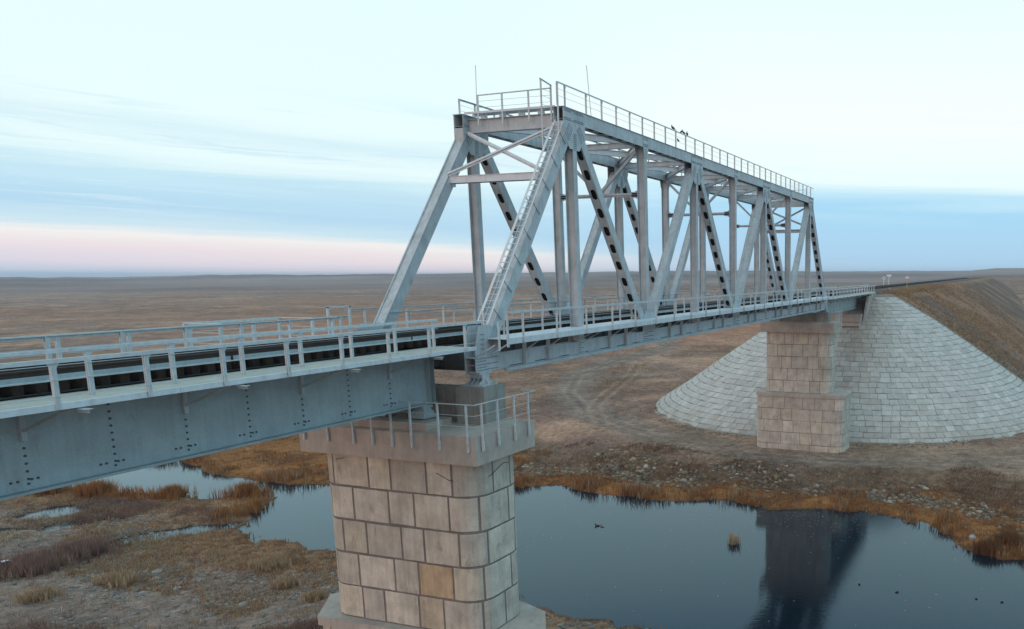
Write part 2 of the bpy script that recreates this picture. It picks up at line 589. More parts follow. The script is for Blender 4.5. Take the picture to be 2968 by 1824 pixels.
# ------------------------------------------------------------------ ground sheet
def build_ground():
    a0, a1 = math.radians(-9), math.radians(71)
    azs = np.concatenate([np.arange(a0, a1, math.radians(0.1)), np.arange(a1, a0 + 2 * math.pi, math.radians(2.0))])
    rs = [1.0]
    while rs[-1] < 30:
        rs.append(rs[-1] * 1.15)
    while rs[-1] < 40:
        rs.append(rs[-1] * 1.03)
    while rs[-1] < 260:
        rs.append(rs[-1] * 1.0045)
    while rs[-1] < 3000:
        rs.append(rs[-1] * 1.012)
    while rs[-1] < 7500:
        rs.append(rs[-1] * 1.05)
    rs = np.array(rs)
    na, nr = len(azs), len(rs)
    A, R = np.meshgrid(azs, rs)
    X = CAM.x + R * np.cos(A)
    Y = CAM.y + R * np.sin(A)
    H, sd, fs, rd, isemb, r, azm = height(X.ravel(), Y.ravel(), True)
    x, y = X.ravel(), Y.ravel()
    V = np.stack([x, y, H], 1)
    V = np.vstack([V, [[CAM.x, CAM.y, H[0]]]])
    i = np.arange(nr - 1)[:, None] * na
    j = np.arange(na)[None, :]
    jn = (j + 1) % na
    F4 = np.stack([i + j, i + na + j, i + na + jn, i + jn], -1).reshape(-1, 4)
    me = bpy.data.meshes.new("ground")
    nF = len(F4)
    tri = np.stack([np.full(na, nr * na), np.arange(na), (np.arange(na) + 1) % na], 1)
    me.vertices.add(len(V))
    me.vertices.foreach_set('co', V.ravel())
    loops = np.concatenate([F4.ravel(), tri.ravel()])
    me.loops.add(len(loops))
    me.loops.foreach_set('vertex_index', loops.astype(np.int32))
    me.polygons.add(nF + na)
    st = np.concatenate([np.arange(nF) * 4, nF * 4 + np.arange(na) * 3]).astype(np.int32)
    me.polygons.foreach_set('loop_start', st)
    me.polygons.foreach_set('use_smooth', np.ones(nF + na, bool))
    # colour zones (what grows and lies there)
    n1 = fbm(x, y, 14, 5, 1)
    n2 = fbm(x, y, 4, 4, 2)
    n3 = fbm(x, y, 90, 4, 3)
    n4 = fbm(x, y, 1.1, 3, 4)
    K = lambda c: np.array(c)[None, :]
    n1c = sstep(n1, .3, .7)
    n5 = sstep(fbm(x, y, 38, 4, 6), .38, .62)
    steppe = K((.330, .225, .165)) * (1 - n1c[:, None]) + K((.185, .128, .108)) * n1c[:, None]
    steppe = steppe * (.82 + .36 * n5[:, None])
    c = steppe
    red = sstep(n3, .50, .66)[:, None] * .6
    c = c * (1 - red) + K((.26, .155, .105)) * red
    pale = (sstep(n1, .60, .74) * sstep(r, 60, 200) * .5)[:, None]
    c = c * (1 - pale) + K((.30, .245, .19)) * pale
    # the strip of red brown meadow beyond the bridge
    band = (sstep(r, 210, 260) * sstep(r, 480, 400) * sstep(azm, 1.0, .8))[:, None] * .55
    c = c * (1 - band) + K((.36, .19, .12)) * band
    far = sstep(r, 600, 1500)[:, None]
    c = c * (1 - far) + (K((.195, .160, .150)) * (1 + 1.9 * (fbm(x, y, 420, 4, 9)[:, None] - .5))) * far
    # road
    wr = (sstep(rd + (n2 - .5) * 3.0, 4.8, 2.4) * (1 - isemb))[:, None] * .9
    c = c * (1 - wr) + (K((.205, .172, .148)) * (.88 + .2 * n4[:, None]) * (1 + .28 * np.exp(-((rd - 1.0) / .35) ** 2) - .12 * np.exp(-(rd / .4) ** 2))[:, None]) * wr
    rt2 = seg_dist(x, y, TRACK2)
    ru = (np.exp(-((rt2 - .95) / .38) ** 2) * (1 - isemb))[:, None] * .5
    c = c * (1 - ru) + K((.37, .29, .215)) * ru
    # yard below the cones is bare
    yard = (sstep(sd + (n2 - .5) * 5, 12, 16) * sstep(x, 82, 70) * sstep(y + (n1 - .5) * 14, 26, 14) * fs)[:, None] * .6
    c = c * (1 - yard) + (K((.26, .20, .155)) * (.9 + .2 * n2[:, None])) * yard
    # far bank reeds + riprap
    flat = 4.8 + 5 * (fbm(x, y, 9, 2, 44) - .4) + 3.5 * sstep(y, -6, -22) + 16 * sstep(y, 20, 42)
    reed = (fs * sstep(sd, -.3, .3) * sstep(sd + (n2 - .5) * 5, flat + 2.0, flat - .5))[:, None]
    c = c * (1 - reed) + (K((.24, .115, .045)) * (.6 + .8 * n2[:, None])) * reed
    ripr = (fs * sstep(sd, flat - .5, flat + 1) * sstep(sd, flat + 7, flat + 4) * sstep(y, 60, 30))[:, None] * .8
    c = c * (1 - ripr) + (K((.130, .100, .070)) * (.6 + .8 * n4[:, None])) * ripr
    # near bank
    nb = ((~fs) & (r < 200))
    g = (nb * sstep(sd, -.3, .5) * 1.0)[:, None]
    stony = K((.220, .178, .155)) * (.75 + .5 * n4[:, None])
    rusty = K((.235, .150, .095)) * (.7 + .6 * n2[:, None])
    wet = sstep(sd, 9, 4)[:, None]
    purple = (sstep(n1 + .34 * np.exp(-(((x - 10) / 6.5) ** 2 + ((y - 45) / 5.5) ** 2)), .56, .66))[:, None] * .7
    nc = stony * (1 - purple) + K((.155, .092, .075)) * purple
    nc = nc * (1 - wet) + rusty * wet
    c = c * (1 - g) + nc * g
    # river bed
    bed = sstep(sd, .1, -.6)[:, None]
    c = c * (1 - bed) + K((.03, .03, .025)) * bed
    # wet mud at the water line
    mud = (sstep(H - WZ, .10, .02) * sstep(r, 300, 150))[:, None] * .6
    c = c * (1 - mud) + K((.055, .045, .035)) * mud
    # embankment slopes
    e_ = isemb[:, None].astype(float)
    low = sstep(H, -4, -15)[:, None]
    ec = K((.255, .172, .122)) * (.70 + .60 * fbm(x, y, 6, 4, 21)[:, None])
    dk = (sstep(fbm(x, y, 16, 3, 23) + .18 * sstep(x, 130, 260), .52, .70))[:, None] * .75
    ec = ec * (1 - dk) + K((.105, .090, .082)) * dk
    crest = sstep(H, -1.2, .1)[:, None] * sstep(np.abs(y), 3.2, 4.5)[:, None] * .6
    ec = ec * (1 - crest) + K((.30, .205, .13)) * crest
    onp = sstep(np.abs(y), 4.0, 3.0)[:, None] * (H > -1)[:, None]
    ec = ec * (1 - onp) + K((.10, .085, .078)) * onp
    c = c * (1 - e_) + ec * e_
    c = c * np.array([1.15, 1.01, .93])[None, :]
    c = np.clip(c, 0.01, .8)
    cc = np.hstack([c, np.ones((len(c), 1))])
    cc = np.vstack([cc, cc[:1]])
    at = me.color_attributes.new("Col", 'FLOAT_COLOR', 'POINT')
    at.data.foreach_set('color', cc.astype(np.float32).ravel())
    me.update(calc_edges=True)
    me.validate()
    m = bpy.data.materials.new("dry_steppe")
    m.use_nodes = True
    t = NT(m.node_tree)
    pos = t.n('ShaderNodeNewGeometry').outputs['Position']
    flatp = t.scalev(pos, (1, 1, .3))
    a = t.n('ShaderNodeAttribute', attribute_name='Col').outputs['Color']
    v = t.mapr(t.noise(flatp, 1.1, 6, .7), .3, .7, .72, 1.28)
    v = t.math('MULTIPLY', v, t.mapr(t.noise(flatp, .16, 5, .65), .3, .7, .80, 1.2))
    v = t.math('MULTIPLY', v, t.mapr(t.noise(flatp, 6.0, 3, .7), .3, .7, .70, 1.30))
    # tufts and bushes of the steppe seen as dark flecks
    v = t.math('MULTIPLY', v, t.mapr(t.noise(flatp, .42, 3, .8), .56, .68, 1.0, .62))
    vv = t.n('ShaderNodeCombineXYZ')
    for k in range(3):
        t.l(v, vv.inputs[k])
    cx = t.mix(1.0, a, vv.outputs[0], 'MULTIPLY')
    b = t.n('ShaderNodeBsdfPrincipled')
    t.l(cx, b.inputs['Base Color'])
    b.inputs['Roughness'].default_value = 1.0
    b.inputs['Specular IOR Level'].default_value = 0.1
    bn = t.n('ShaderNodeBump')
    bn.inputs['Strength'].default_value = .9
    bn.inputs['Distance'].default_value = .12
    t.l(t.noise(flatp, 3.2, 6, .75), bn.inputs['Height'])
    t.l(bn.outputs[0], b.inputs['Normal'])
    o = t.n('ShaderNodeOutputMaterial')
    t.l(b.outputs[0], o.inputs[0])
    me.materials.append(m)
    ob = bpy.data.objects.new("ground", me)
    COL.objects.link(ob)
    kind(ob, 'structure', 'dry brown steppe with stony river banks and railway embankment')
    return ob


build_ground()


def build_water():
    me = bpy.data.meshes.new("river_water")
    x0, x1, y0, y1 = -90, 80, -100, 130
    me.from_pydata([(x0, y0, WZ), (x1, y0, WZ), (x1, y1, WZ), (x0, y1, WZ)], [], [(0, 1, 2, 3)])
    m = bpy.data.materials.new("still_water")
    m.use_nodes = True
    t = NT(m.node_tree)
    pos = t.n('ShaderNodeNewGeometry').outputs['Position']
    dif = t.n('ShaderNodeBsdfDiffuse')
    dif.inputs[0].default_value = (.008, .015, .024, 1)
    gl = t.n('ShaderNodeBsdfGlossy')
    gl.inputs['Color'].default_value = (.74, .90, 1.0, 1)
    gl.inputs['Roughness'].default_value = .04
    fr = t.n('ShaderNodeFresnel')
    fr.inputs['IOR'].default_value = 1.40
    b = t.n('ShaderNodeMixShader')
    t.l(fr.outputs[0], b.inputs[0])
    t.l(dif.outputs[0], b.inputs[1])
    t.l(gl.outputs[0], b.inputs[2])
    bn = t.n('ShaderNodeBump')
    bn.inputs['Strength'].default_value = .5
    bn.inputs['Distance'].default_value = .010
    sepp = t.n('ShaderNodeSeparateXYZ')
    t.l(pos, sepp.inputs[0])
    rip = t.mapr(sepp.outputs[1], 4.0, -14.0, .12, 1.0)
    hgt = t.math('MULTIPLY', t.noise(t.scalev(pos, (3.2, 1.0, 1)), 1.5, 4, .6, .4), rip)
    t.l(hgt, bn.inputs['Height'])
    for nd in (dif, gl, fr):
        t.l(bn.outputs[0], nd.inputs['Normal'])
    o = t.n('ShaderNodeOutputMaterial')
    t.l(b.outputs[0], o.inputs[0])
    me.materials.append(m)
    ob = bpy.data.objects.new("river_water", me)
    COL.objects.link(ob)
    kind(ob, 'structure', 'calm dark blue river water')


build_water()

# ------------------------------------------------------------------ truss span
P8, HT, TY = 8.25, 11.25, 2.86
NP = 8
T = thing("truss_bridge_span", "pale blue grey steel through truss span with riveted gussets standing on both stone piers", "bridge", (0, 0, -0.3))


def U(i):
    return (i * P8, HT)


def Lw(i):
    return (i * P8, 0.0)


def perforated(mb, p0, p1, ya, yb, h, th, period, hl, hw, start=0.9, end=0.9):
    """plate along p0->p1 between ya and yb at in-plane offset h with oval holes"""
    dx, dz = p1[0] - p0[0], p1[1] - p0[1]
    L = math.hypot(dx, dz)
    ux, uz = dx / L, dz / L
    nx, nz = -uz, ux
    yc, hy = (ya + yb) / 2, (yb - ya) / 2
    n = max(1, int((L - start - end) / period))
    per = (L - start - end) / n

    def P(s, y, hh):
        return (p0[0] + ux * s + nx * hh, y, p0[1] + uz * s + nz * hh)
    mb.bar(p0, (p0[0] + ux * start, p0[1] + uz * start), ya, yb, h, h + th)
    mb.bar((p1[0] - ux * end, p1[1] - uz * end), p1, ya, yb, h, h + th)
    NN = 24
    for k in range(n):
        c = start + per * (k + .5)
        outer, inner = [], []
        for q in range(NN):
            an = 2 * math.pi * q / NN
            ca, sa = math.cos(an), math.sin(an)
            # inner: stadium shape
            rr = hw / 2
            sx = (hl / 2 - rr) * (1 if ca > 0 else -1) * min(1, abs(ca) * 6) + rr * ca
            inner.append((c + sx, yc + rr * sa))
            m_ = max(abs(ca) / (per / 2), abs(sa) / hy)
            outer.append((c + ca / m_, yc + sa / m_))
        # snap the outer ring to the corners
        for (cs, cy) in ((per / 2, hy), (-per / 2, hy), (-per / 2, -hy), (per / 2, -hy)):
            bi = min(range(NN), key=lambda q: (outer[q][0] - c - cs) ** 2 + (outer[q][1] - yc - cy) ** 2)
            outer[bi] = (c + cs, yc + cy)
        vs = [P(a_, b_, h) for a_, b_ in outer] + [P(a_, b_, h) for a_, b_ in inner] + [P(a_, b_, h + th) for a_, b_ in outer] + [P(a_, b_, h + th) for a_, b_ in inner]
        fs = []
        for q in range(NN):
            r_ = (q + 1) % NN
            fs.append((q, r_, NN + r_, NN + q))
            fs.append((2 * NN + q, 3 * NN + q, 3 * NN + r_, 2 * NN + r_))
            fs.append((NN + q, NN + r_, 3 * NN + r_, 3 * NN + q))
        mb.add(vs, fs)


def shorten(p0, p1, a, b):
    dx, dz = p1[0] - p0[0], p1[1] - p0[1]
    L = math.hypot(dx, dz)
    return (p0[0] + dx / L * a, p0[1] + dz / L * a), (p1[0] - dx / L * b, p1[1] - dz / L * b)


def member_box(p0, p1, yc, w=0.52, hole_side=-1, flange=0.02):
    """closed box diagonal: plain cover on one side, perforated on the other"""
    mb = MB()
    for s in (-1, 1):
        y = yc + s * .245
        mb.bar(p0, p1, y - .011, y + .011, -w / 2, w / 2)
    top = 1 if hole_side < 0 else -1
    hh = top * (w / 2 - .05)
    mb.bar(p0, p1, yc - .234, yc + .234, min(hh, hh - top * .015), max(hh, hh - top * .015))
    hb = -top * (w / 2 - .045)
    perforated(mb, p0, p1, yc - .234, yc + .234, hb - .007, .014, 1.09, .60, .30, .5, .5)
    li = MB()  # added black sheet behind the holes, paints the shade inside the box
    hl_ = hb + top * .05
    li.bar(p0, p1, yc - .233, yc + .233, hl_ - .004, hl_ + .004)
    return mb, li


def rivets(mb, pts, y, out):
    for (x, z) in pts:
        mb.disc((x, y, z), .024, out * .016 if False else .016, (0, out, 0), 5)


for side in (-1, 1):
    yc = side * TY
    # upper chord
    mb = MB()
    x0, x1 = P8 - 1.02, 7 * P8 + 1.02
    for s in (-1, 1):
        mb.bar((x0, HT), (x1, HT), yc + s * .25 - .011, yc + s * .25 + .011, -.31, .31)
    mb.bar((x0 - .05, HT), (x1 + .05, HT), yc - .31, yc + .31, .311, .330)
    perforated(mb, (x0, HT), (x1, HT), yc - .238, yc + .238, -.26, .014, 1.09, .62, .28, .5, .5)
    li_ = MB()  # black sheet added above the underside holes as painted shade
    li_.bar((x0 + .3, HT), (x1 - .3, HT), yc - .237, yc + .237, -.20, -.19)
    obj("upper_chord", mb, STEEL, T, extra=(li_, SHADE_CABLE_BLACK))
    # lower chord
    mb = MB()
    x0, x1 = -.52, 8 * P8 + .52
    for s in (-1, 1):
        mb.bar((x0, 0), (x1, 0), yc + s * .25 - .011, yc + s * .25 + .011, -.30, .30)
    mb.bar((x0 + .02, 0), (x1 - .02, 0), yc - .238, yc + .238, .255, .27)
    mb.bar((x0, 0), (x1, 0), yc - .30, yc + .30, -.325, -.302)
    mb.box(x0 + .05, x0 + .07, yc - .238, yc + .238, -.04, -.02)
    oy = yc + side * .262
    a, b = sorted((oy, oy + side * .16))
    mb.box(1.45, 8 * P8 - 1.45, a, b, -.445, -.33)
    mb.box(1.45, 8 * P8 - 1.45, min(oy, oy + side * .26), max(oy, oy + side * .26), -.46, -.446)
    # dark strips along the chord's foot, painted shadow lines of plate gaps
    cm = mb
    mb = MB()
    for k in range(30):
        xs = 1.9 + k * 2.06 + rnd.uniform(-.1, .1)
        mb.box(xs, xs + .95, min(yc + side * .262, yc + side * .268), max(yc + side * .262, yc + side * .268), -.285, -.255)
    obj("lower_chord", cm, STEEL, T, extra=(mb, SHADE_CABLE_BLACK))
    # end posts
    for (pa, pb, hs) in ((Lw(0), U(1), -1), (Lw(8), U(7), 1)):
        p0, p1 = shorten(pa, pb, .9, .75)
        mb = MB()
        wd = .60
        for s in (-1, 1):
            y = yc + s * .25
            mb.bar(p0, p1, y - .012, y + .012, -wd / 2, wd / 2)
        k = -hs * (wd / 2 - .05)
        mb.bar(p0, p1, yc - .238, yc + .238, min(k, k - .015), max(k, k - .015))
        mb.bar((p0[0], p0[1]), p1, yc - .3, yc - .24, min(-hs * wd / 2, -hs * (wd / 2 + .016)), max(-hs * wd / 2, -hs * (wd / 2 + .016)))
        mb.bar((p0[0], p0[1]), p1, yc + .24, yc + .3, min(-hs * wd / 2, -hs * (wd / 2 + .016)), max(-hs * wd / 2, -hs * (wd / 2 + .016)))
        perforated(mb, p0, p1, yc - .238, yc + .238, hs * (wd / 2 - .045) - .007, .014, 1.09, .60, .30, .5, .5)
        li_ = MB()  # added sheet, its black stands in for shade within the post
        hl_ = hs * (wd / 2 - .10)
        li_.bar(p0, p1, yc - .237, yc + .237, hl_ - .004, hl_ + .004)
        obj("end_post", mb, STEEL, T, extra=(li_, SHADE_CABLE_BLACK))
    # diagonals
    for i in range(1, 7):
        if i % 2:
            pa, pb, hs = U(i), Lw(i + 1), -1      # falls to the right: holes on its lower left face
        else:
            pa, pb, hs = Lw(i), U(i + 1), -1      # rises to the right: holes on its lower right face
        p0, p1 = shorten(pa, pb, .85, .85)
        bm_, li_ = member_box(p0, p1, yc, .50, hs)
        obj("diagonal", bm_, STEEL, T, extra=(li_, SHADE_CABLE_BLACK))
    # verticals, H section
    for i in range(1, 8):
        mb = MB()
        zt = HT - (1.0 if i % 2 else .35)
        hw = .19
        for s in (-1, 1):
            mb.box(i * P8 - hw, i * P8 + hw, yc + s * .235 - .011, yc + s * .235 + .011, .31, zt)
        mb.box(i * P8 - .008, i * P8 + .008, yc - .224, yc + .224, .31, zt)
        obj("vertical_post", mb, STEEL, T)
    # gussets with rivets
    for i in range(1, 8):
        cx = i * P8
        if i % 2:
            poly = [(-1.04, .335), (1.04, .335), (1.04, -.62), (.74, -1.25), (.40, -1.58), (-.52, -1.56), (-1.04, -1.05)]
            if i == 7:
                poly = [(-a_, b_) for a_, b_ in reversed(poly)]
        else:
            poly = [(-.36, .335), (.36, .335), (.36, -.36), (.2, -.85), (-.2, -.85), (-.36, -.36)]
        mb = MB()
        for s in (-1, 1):
            a, b = sorted((yc + s * .262, yc + s * .277))
            mb.prism([(cx + p, HT + q) for p, q in poly][::-1], a, b)
        if i in (1, 7):
            sx = -1 if i == 1 else 1
            mb.box(min(cx + sx * 1.0, cx + sx * 1.02), max(cx + sx * 1.0, cx + sx * 1.02), yc - .262, yc + .262, HT - 1.03, HT - .33)
        gm = mb
        mb = MB()
        for s in ((-1,) if i > 1 else (-1, 1)):
            yy = yc + s * .277
            pts = []
            if i % 2:
                for zz in (.24, .16, -.16, -.24):
                    pts += [(cx - .95 + .085 * k, HT + zz) for k in range(22) if not (7 < k < 11 and abs(zz) < .2)]
                for sgn in (-1, 1):
                    dxn, dzn = sgn * 8.25 / 13.95, -11.25 / 13.95
                    for row in (-.19, -.07, .07, .19):
                        for k in range(9):
                            sdist = .62 + .085 * k
                            px = cx + dxn * sdist + row * (-dzn)
                            pz = HT + dzn * sdist + row * dxn
                            if pz < HT - .34 and pz > HT - 1.5:
                                pts.append((px, pz))
                for row in (-.12, -.04, .04, .12):
                    pts += [(cx + row, HT - .85 - .09 * k) for k in range(8)]
            else:
                for zz in (.24, .14, -.14, -.24):
                    pts += [(cx - .3 + .085 * k, HT + zz) for k in range(8)]
                pts += [(cx + r_, HT - .4 - .1 * k) for r_ in (-.1, .1) for k in range(4)]
            rivets(mb, pts, yy, s)
        obj("gusset_plate", gm, STEEL, T, extra=(mb, RIVET))
    for i in range(0, 9):
        cx = i * P8
        if i == 0:
            poly = [(-.52, -.33), (1.22, -.33), (1.22, 1.05), (.62, 1.58), (-.20, 1.58), (-.52, .62)]
        elif i == 8:
            poly = [(.52, -.33), (.52, .62), (.20, 1.58), (-.62, 1.58), (-1.22, 1.05), (-1.22, -.33)]
        elif i % 2 == 0:
            poly = [(-.88, -.33), (.88, -.33), (.88, .95), (.45, 1.5), (-.45, 1.5), (-.88, .95)]
        else:
            poly = [(-.33, -.33), (.33, -.33), (.33, .5), (.2, .8), (-.2, .8), (-.33, .5)]
        mb = MB()
        for s in (-1, 1):
            a, b = sorted((yc + s * .262, yc + s * .277))
            mb.prism([(cx + p, q) for p, q in poly][::-1], a, b)
        gm = mb
        mb = MB()
        for s in ((-1,) if i else (-1, 1)):
            yy = yc + s * .277
            pts = []
            hwid = .26 if i % 2 else .8
            xa = cx - (.45 if i == 0 else hwid)
            xb = cx + (1.15 if i == 0 else hwid)
            n = int((xb - xa) / .085)
            for zz in (.23, .12, -.02, -.14, -.25):
                pts += [(xa + .085 * k, zz) for k in range(n) if not (zz in (.12, -.14) and k > n * .4)]
            if i == 0:
                for r_ in (-.18, -.09, 0.02, .11):
                    for k in range(11):
                        dd = .95 + .085 * k
                        pts.append((8.25 / 13.95 * dd + r_ * .8, 11.25 / 13.95 * dd - r_ * .59))
                pts += [(-.1 + .085 * k, .42 + .2 * j) for k in range(3) for j in range(5)]
            rivets(mb, pts, yy, s)
        obj("gusset_plate", gm, STEEL, T, extra=(mb, RIVET))

# portals, cross beams and braces
for k, i in enumerate((1, 7)):
    xs = i * P8 + (-.55 if i == 1 else .55)
    mb = MB()
    mb.ibeam((xs, -TY + .26, HT - .22), (xs, TY - .26, HT - .22), .30, .66)
    obj("portal_beam", mb, STEEL, T)
    f = 8.3 / 11.25
    bx = (f * P8) if i == 1 else (8 * P8 - f * P8)
    sg = -1 if i == 1 else 1
    mb = MB()
    mb.beam((bx + sg * .08, -TY + .24, 8.42), (bx + sg * .08, TY - .24, 8.42), .34, .02)
    mb.beam((bx + sg * .20, -TY + .24, 8.25), (bx + sg * .20, TY - .24, 8.25), .02, .36)
    mb.beam((bx + sg * .08, -TY + .24, 8.08), (bx + sg * .08, TY - .24, 8.08), .26, .02)
    for s in (-1, 1):
        mb.prism([(bx + sg * .02 - .3, 7.95), (bx + sg * .02 + .3, 7.95), (bx + .36, 8.65), (bx - .20, 8.65)], s * (TY - .27) - .008, s * (TY - .27) + .008)
    obj("portal_strut", mb, STEEL_L, T)
    tx = i * P8 + sg * .72
    for s in (-1, 1):
        mb = MB()
        a = Vector((bx + sg * .12, s * (TY - .25), 8.5))
        b = Vector((tx, -s * (TY - .30), HT - .55))
        off = Vector((sg * (.03 + .09 * (s > 0)), 0, 0))
        mb.beam(a + off, b + off, .20, .03, (1, 0, 0))
        mb.beam(a + off, b + off, .03, .20, (1, 0, 0))
        obj("portal_brace", mb, STEEL_L, T)
for i in range(2, 7):
    x = i * P8
    mb = MB()
    mb.ibeam((x, -TY + .26, HT - .12), (x, TY - .26, HT - .12), .24, .34)
    obj("top_strut", mb, STEEL, T)
for i in (2, 3, 4, 5, 6):
    if i % 2:
        continue
    x = i * P8
    mb = MB()
    mb.beam((x, -TY + .25, 8.3), (x, TY - .25, 8.3), .20, .02)
    mb.beam((x, -TY + .25, 8.3), (x, TY - .25, 8.3), .02, .22)
    for s in (-1, 1):
        mb.add([(x - .01, s * (TY - .25), 8.02), (x - .01, s * (TY - .25), 8.58), (x - .01, s * (TY - .7), 8.4), (x - .01, s * (TY - .7), 8.2)], [(0, 1, 2, 3)])
        mb.beam((x + .02, s * (TY - .25), 8.3), (x + .02, s * (TY - .75), 8.3), .03, .34)
    obj("sway_strut", mb, STEEL, T)
    for s in (-1, 1):
        mb = MB()
        mb.ibeam((x + .03 * s, s * (TY - .28), HT - .45), (x + .03 * s, s * .08, 8.45), .16, .15, .02, (1, 0, 0))
        obj("sway_brace", mb, STEEL, T)
for i in range(1, 7):
    for s in (-1, 1):
        mb = MB()
        zz = HT + (-.02 if s > 0 else -.02)
        mb.ibeam((i * P8 + .3, s * (TY - .26), zz), ((i + 1) * P8 - .3, -s * (TY - .26), zz - .001 * s), .20, .36 - .01 * (s > 0), .018)
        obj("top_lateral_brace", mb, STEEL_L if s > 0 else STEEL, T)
# floor beams and stringers
for i in range(0, 9):
    x = i * P8
    mb = MB()
    mb.ibeam((x, -TY + .26, .22), (x, TY - .26, .22), .30, 1.05)
    obj("floor_beam", mb, FLOOR, T)
for s in (-1, 1):
    mb = MB()
    mb.ibeam((-.45, s * .95, .33), (8 * P8 + .45, s * .95, .33), .26, .96)
    for k in range(64):
        mb.box(k * 1.031 + .2, k * 1.031 + .212, s * .95 - .12, s * .95 + .12, -.12, .78)
    obj("stringer", mb, FLOOR, T)
for i in range(8):
    mb = MB()
    a = i % 2 * 2 - 1
    mb.beam((i * P8 + .2, a * (TY - .25), -.26), ((i + 1) * P8 - .2, -a * (TY - .25), -.26), .2, .16)
    obj("bottom_lateral_brace", mb, FLOOR, T)


def railing(parent, posts, y, z0, z1, xa, xb, wires, name="railing", pw=.09, rail=.08, thin=.018, fix=None, m=None):
    """railing along x: handrail and wires as the part's own mesh, every post a child"""
    m = m or GALV
    mb = MB()
    mb.box(xa, xb, y - rail / 2, y + rail / 2, z1 - .012, z1)
    sy = -1 if y < 0 else 1
    yo = y + sy * (rail / 2 - .006)
    mb.box(xa, xb, min(yo, yo + sy * .008), max(yo, yo + sy * .008), z1 - rail, z1 + .001)
    for wz in wires:
        mb.tube((xa, y + sy * .03, wz), (xb, y + sy * .03, wz), thin / 2, 5)
    r = obj(name, mb, m, parent)
    mb = MB()
    px = posts[0]
    mb.box(px - pw / 2, px + pw / 2, y - .006, y + .006, z0, z1 - .013)
    mb.box(px - pw / 2, px - pw / 2 + .01, y - .05, y + .05, z0, z1 - .014)
    mb.prism([(px - pw * 1.1, z1 - .085), (px + pw * 1.1, z1 - .085), (px + pw * .5, z1 - .20), (px - pw * .5, z1 - .20)][::-1], y + sy * .007, y + sy * .013)
    p0 = obj("post", mb, m, r, loc=(px, y, z0))
    for x in posts[1:]:
        copy(p0, (x - px, 0, 0))
    return r


# railings on top of the trusses
tops = [7.5] + [9.57 + 1.655 * k for k in range(30)]
railing(T, [6.80] + tops, -3.10, HT + .30, 12.60, 6.76, 58.75, (11.97, 12.28), "top_railing", .085, .075, .016)
railing(T, [7.72, 9.0, 10.68] + [12.3 + 1.655 * k for k in range(28)], 3.10, HT + .30, 12.42, 7.66, 58.7, (11.87, 12.14), "top_railing", .085, .075, .016)
# cross walkway over each portal with its railings
for (wx, s) in ((7.4, 1), (58.6, -1)):
    mb = MB()
    for k in range(40):
        y = -2.45 + k * .123
        mb.box(wx - .02 * s if s > 0 else wx - .62, wx + .64 if s > 0 else wx + .02, y, y + .085, HT + .40, HT + .425)
    mb.box(wx - .03, wx + .0, -2.6, 2.6, HT + .33, HT + .43)
    mb.box(wx + .64 * s - .015, wx + .64 * s + .015, -2.6, 2.6, HT + .33, HT + .43)
    for y in (-1.6, -.5, .6, 1.7):
        mb.beam((wx + .3 * s, y, HT + .35), (wx + .15 * s, y - .15, HT + .08), .35, .04)
    cw = obj("cross_walkway", mb, STEEL_L, T)
    mb = MB()
    mb.beam((wx, -2.42, 12.47), (wx, 1.82, 12.43), .07, .045)
    for z in (11.85, 12.15):
        mb.tube((wx, -2.42, z), (wx, 1.82, z), .009, 5)
    rr = obj("cross_railing", mb, GALV, T)
    mb = MB()
    mb.beam((wx, 1.78, HT - .25), (wx, 1.78, 12.42), .08, .05, (1, 0, 0))
    p0 = obj("post", mb, GALV, rr, loc=(wx, 1.78, HT - .25))
    for y in (.37, -1.13, -2.38):
        copy(p0, (0, y - 1.78, 0))

# ladder on the near end post and its grab rails
f0, f1 = .11, .93
E0 = Vector((0, 0, 0)) + Vector((P8, 0, HT)) * f0
E1 = Vector((P8, 0, HT)) * f1
nrm = Vector((-11.25, 0, 8.25)).normalized()


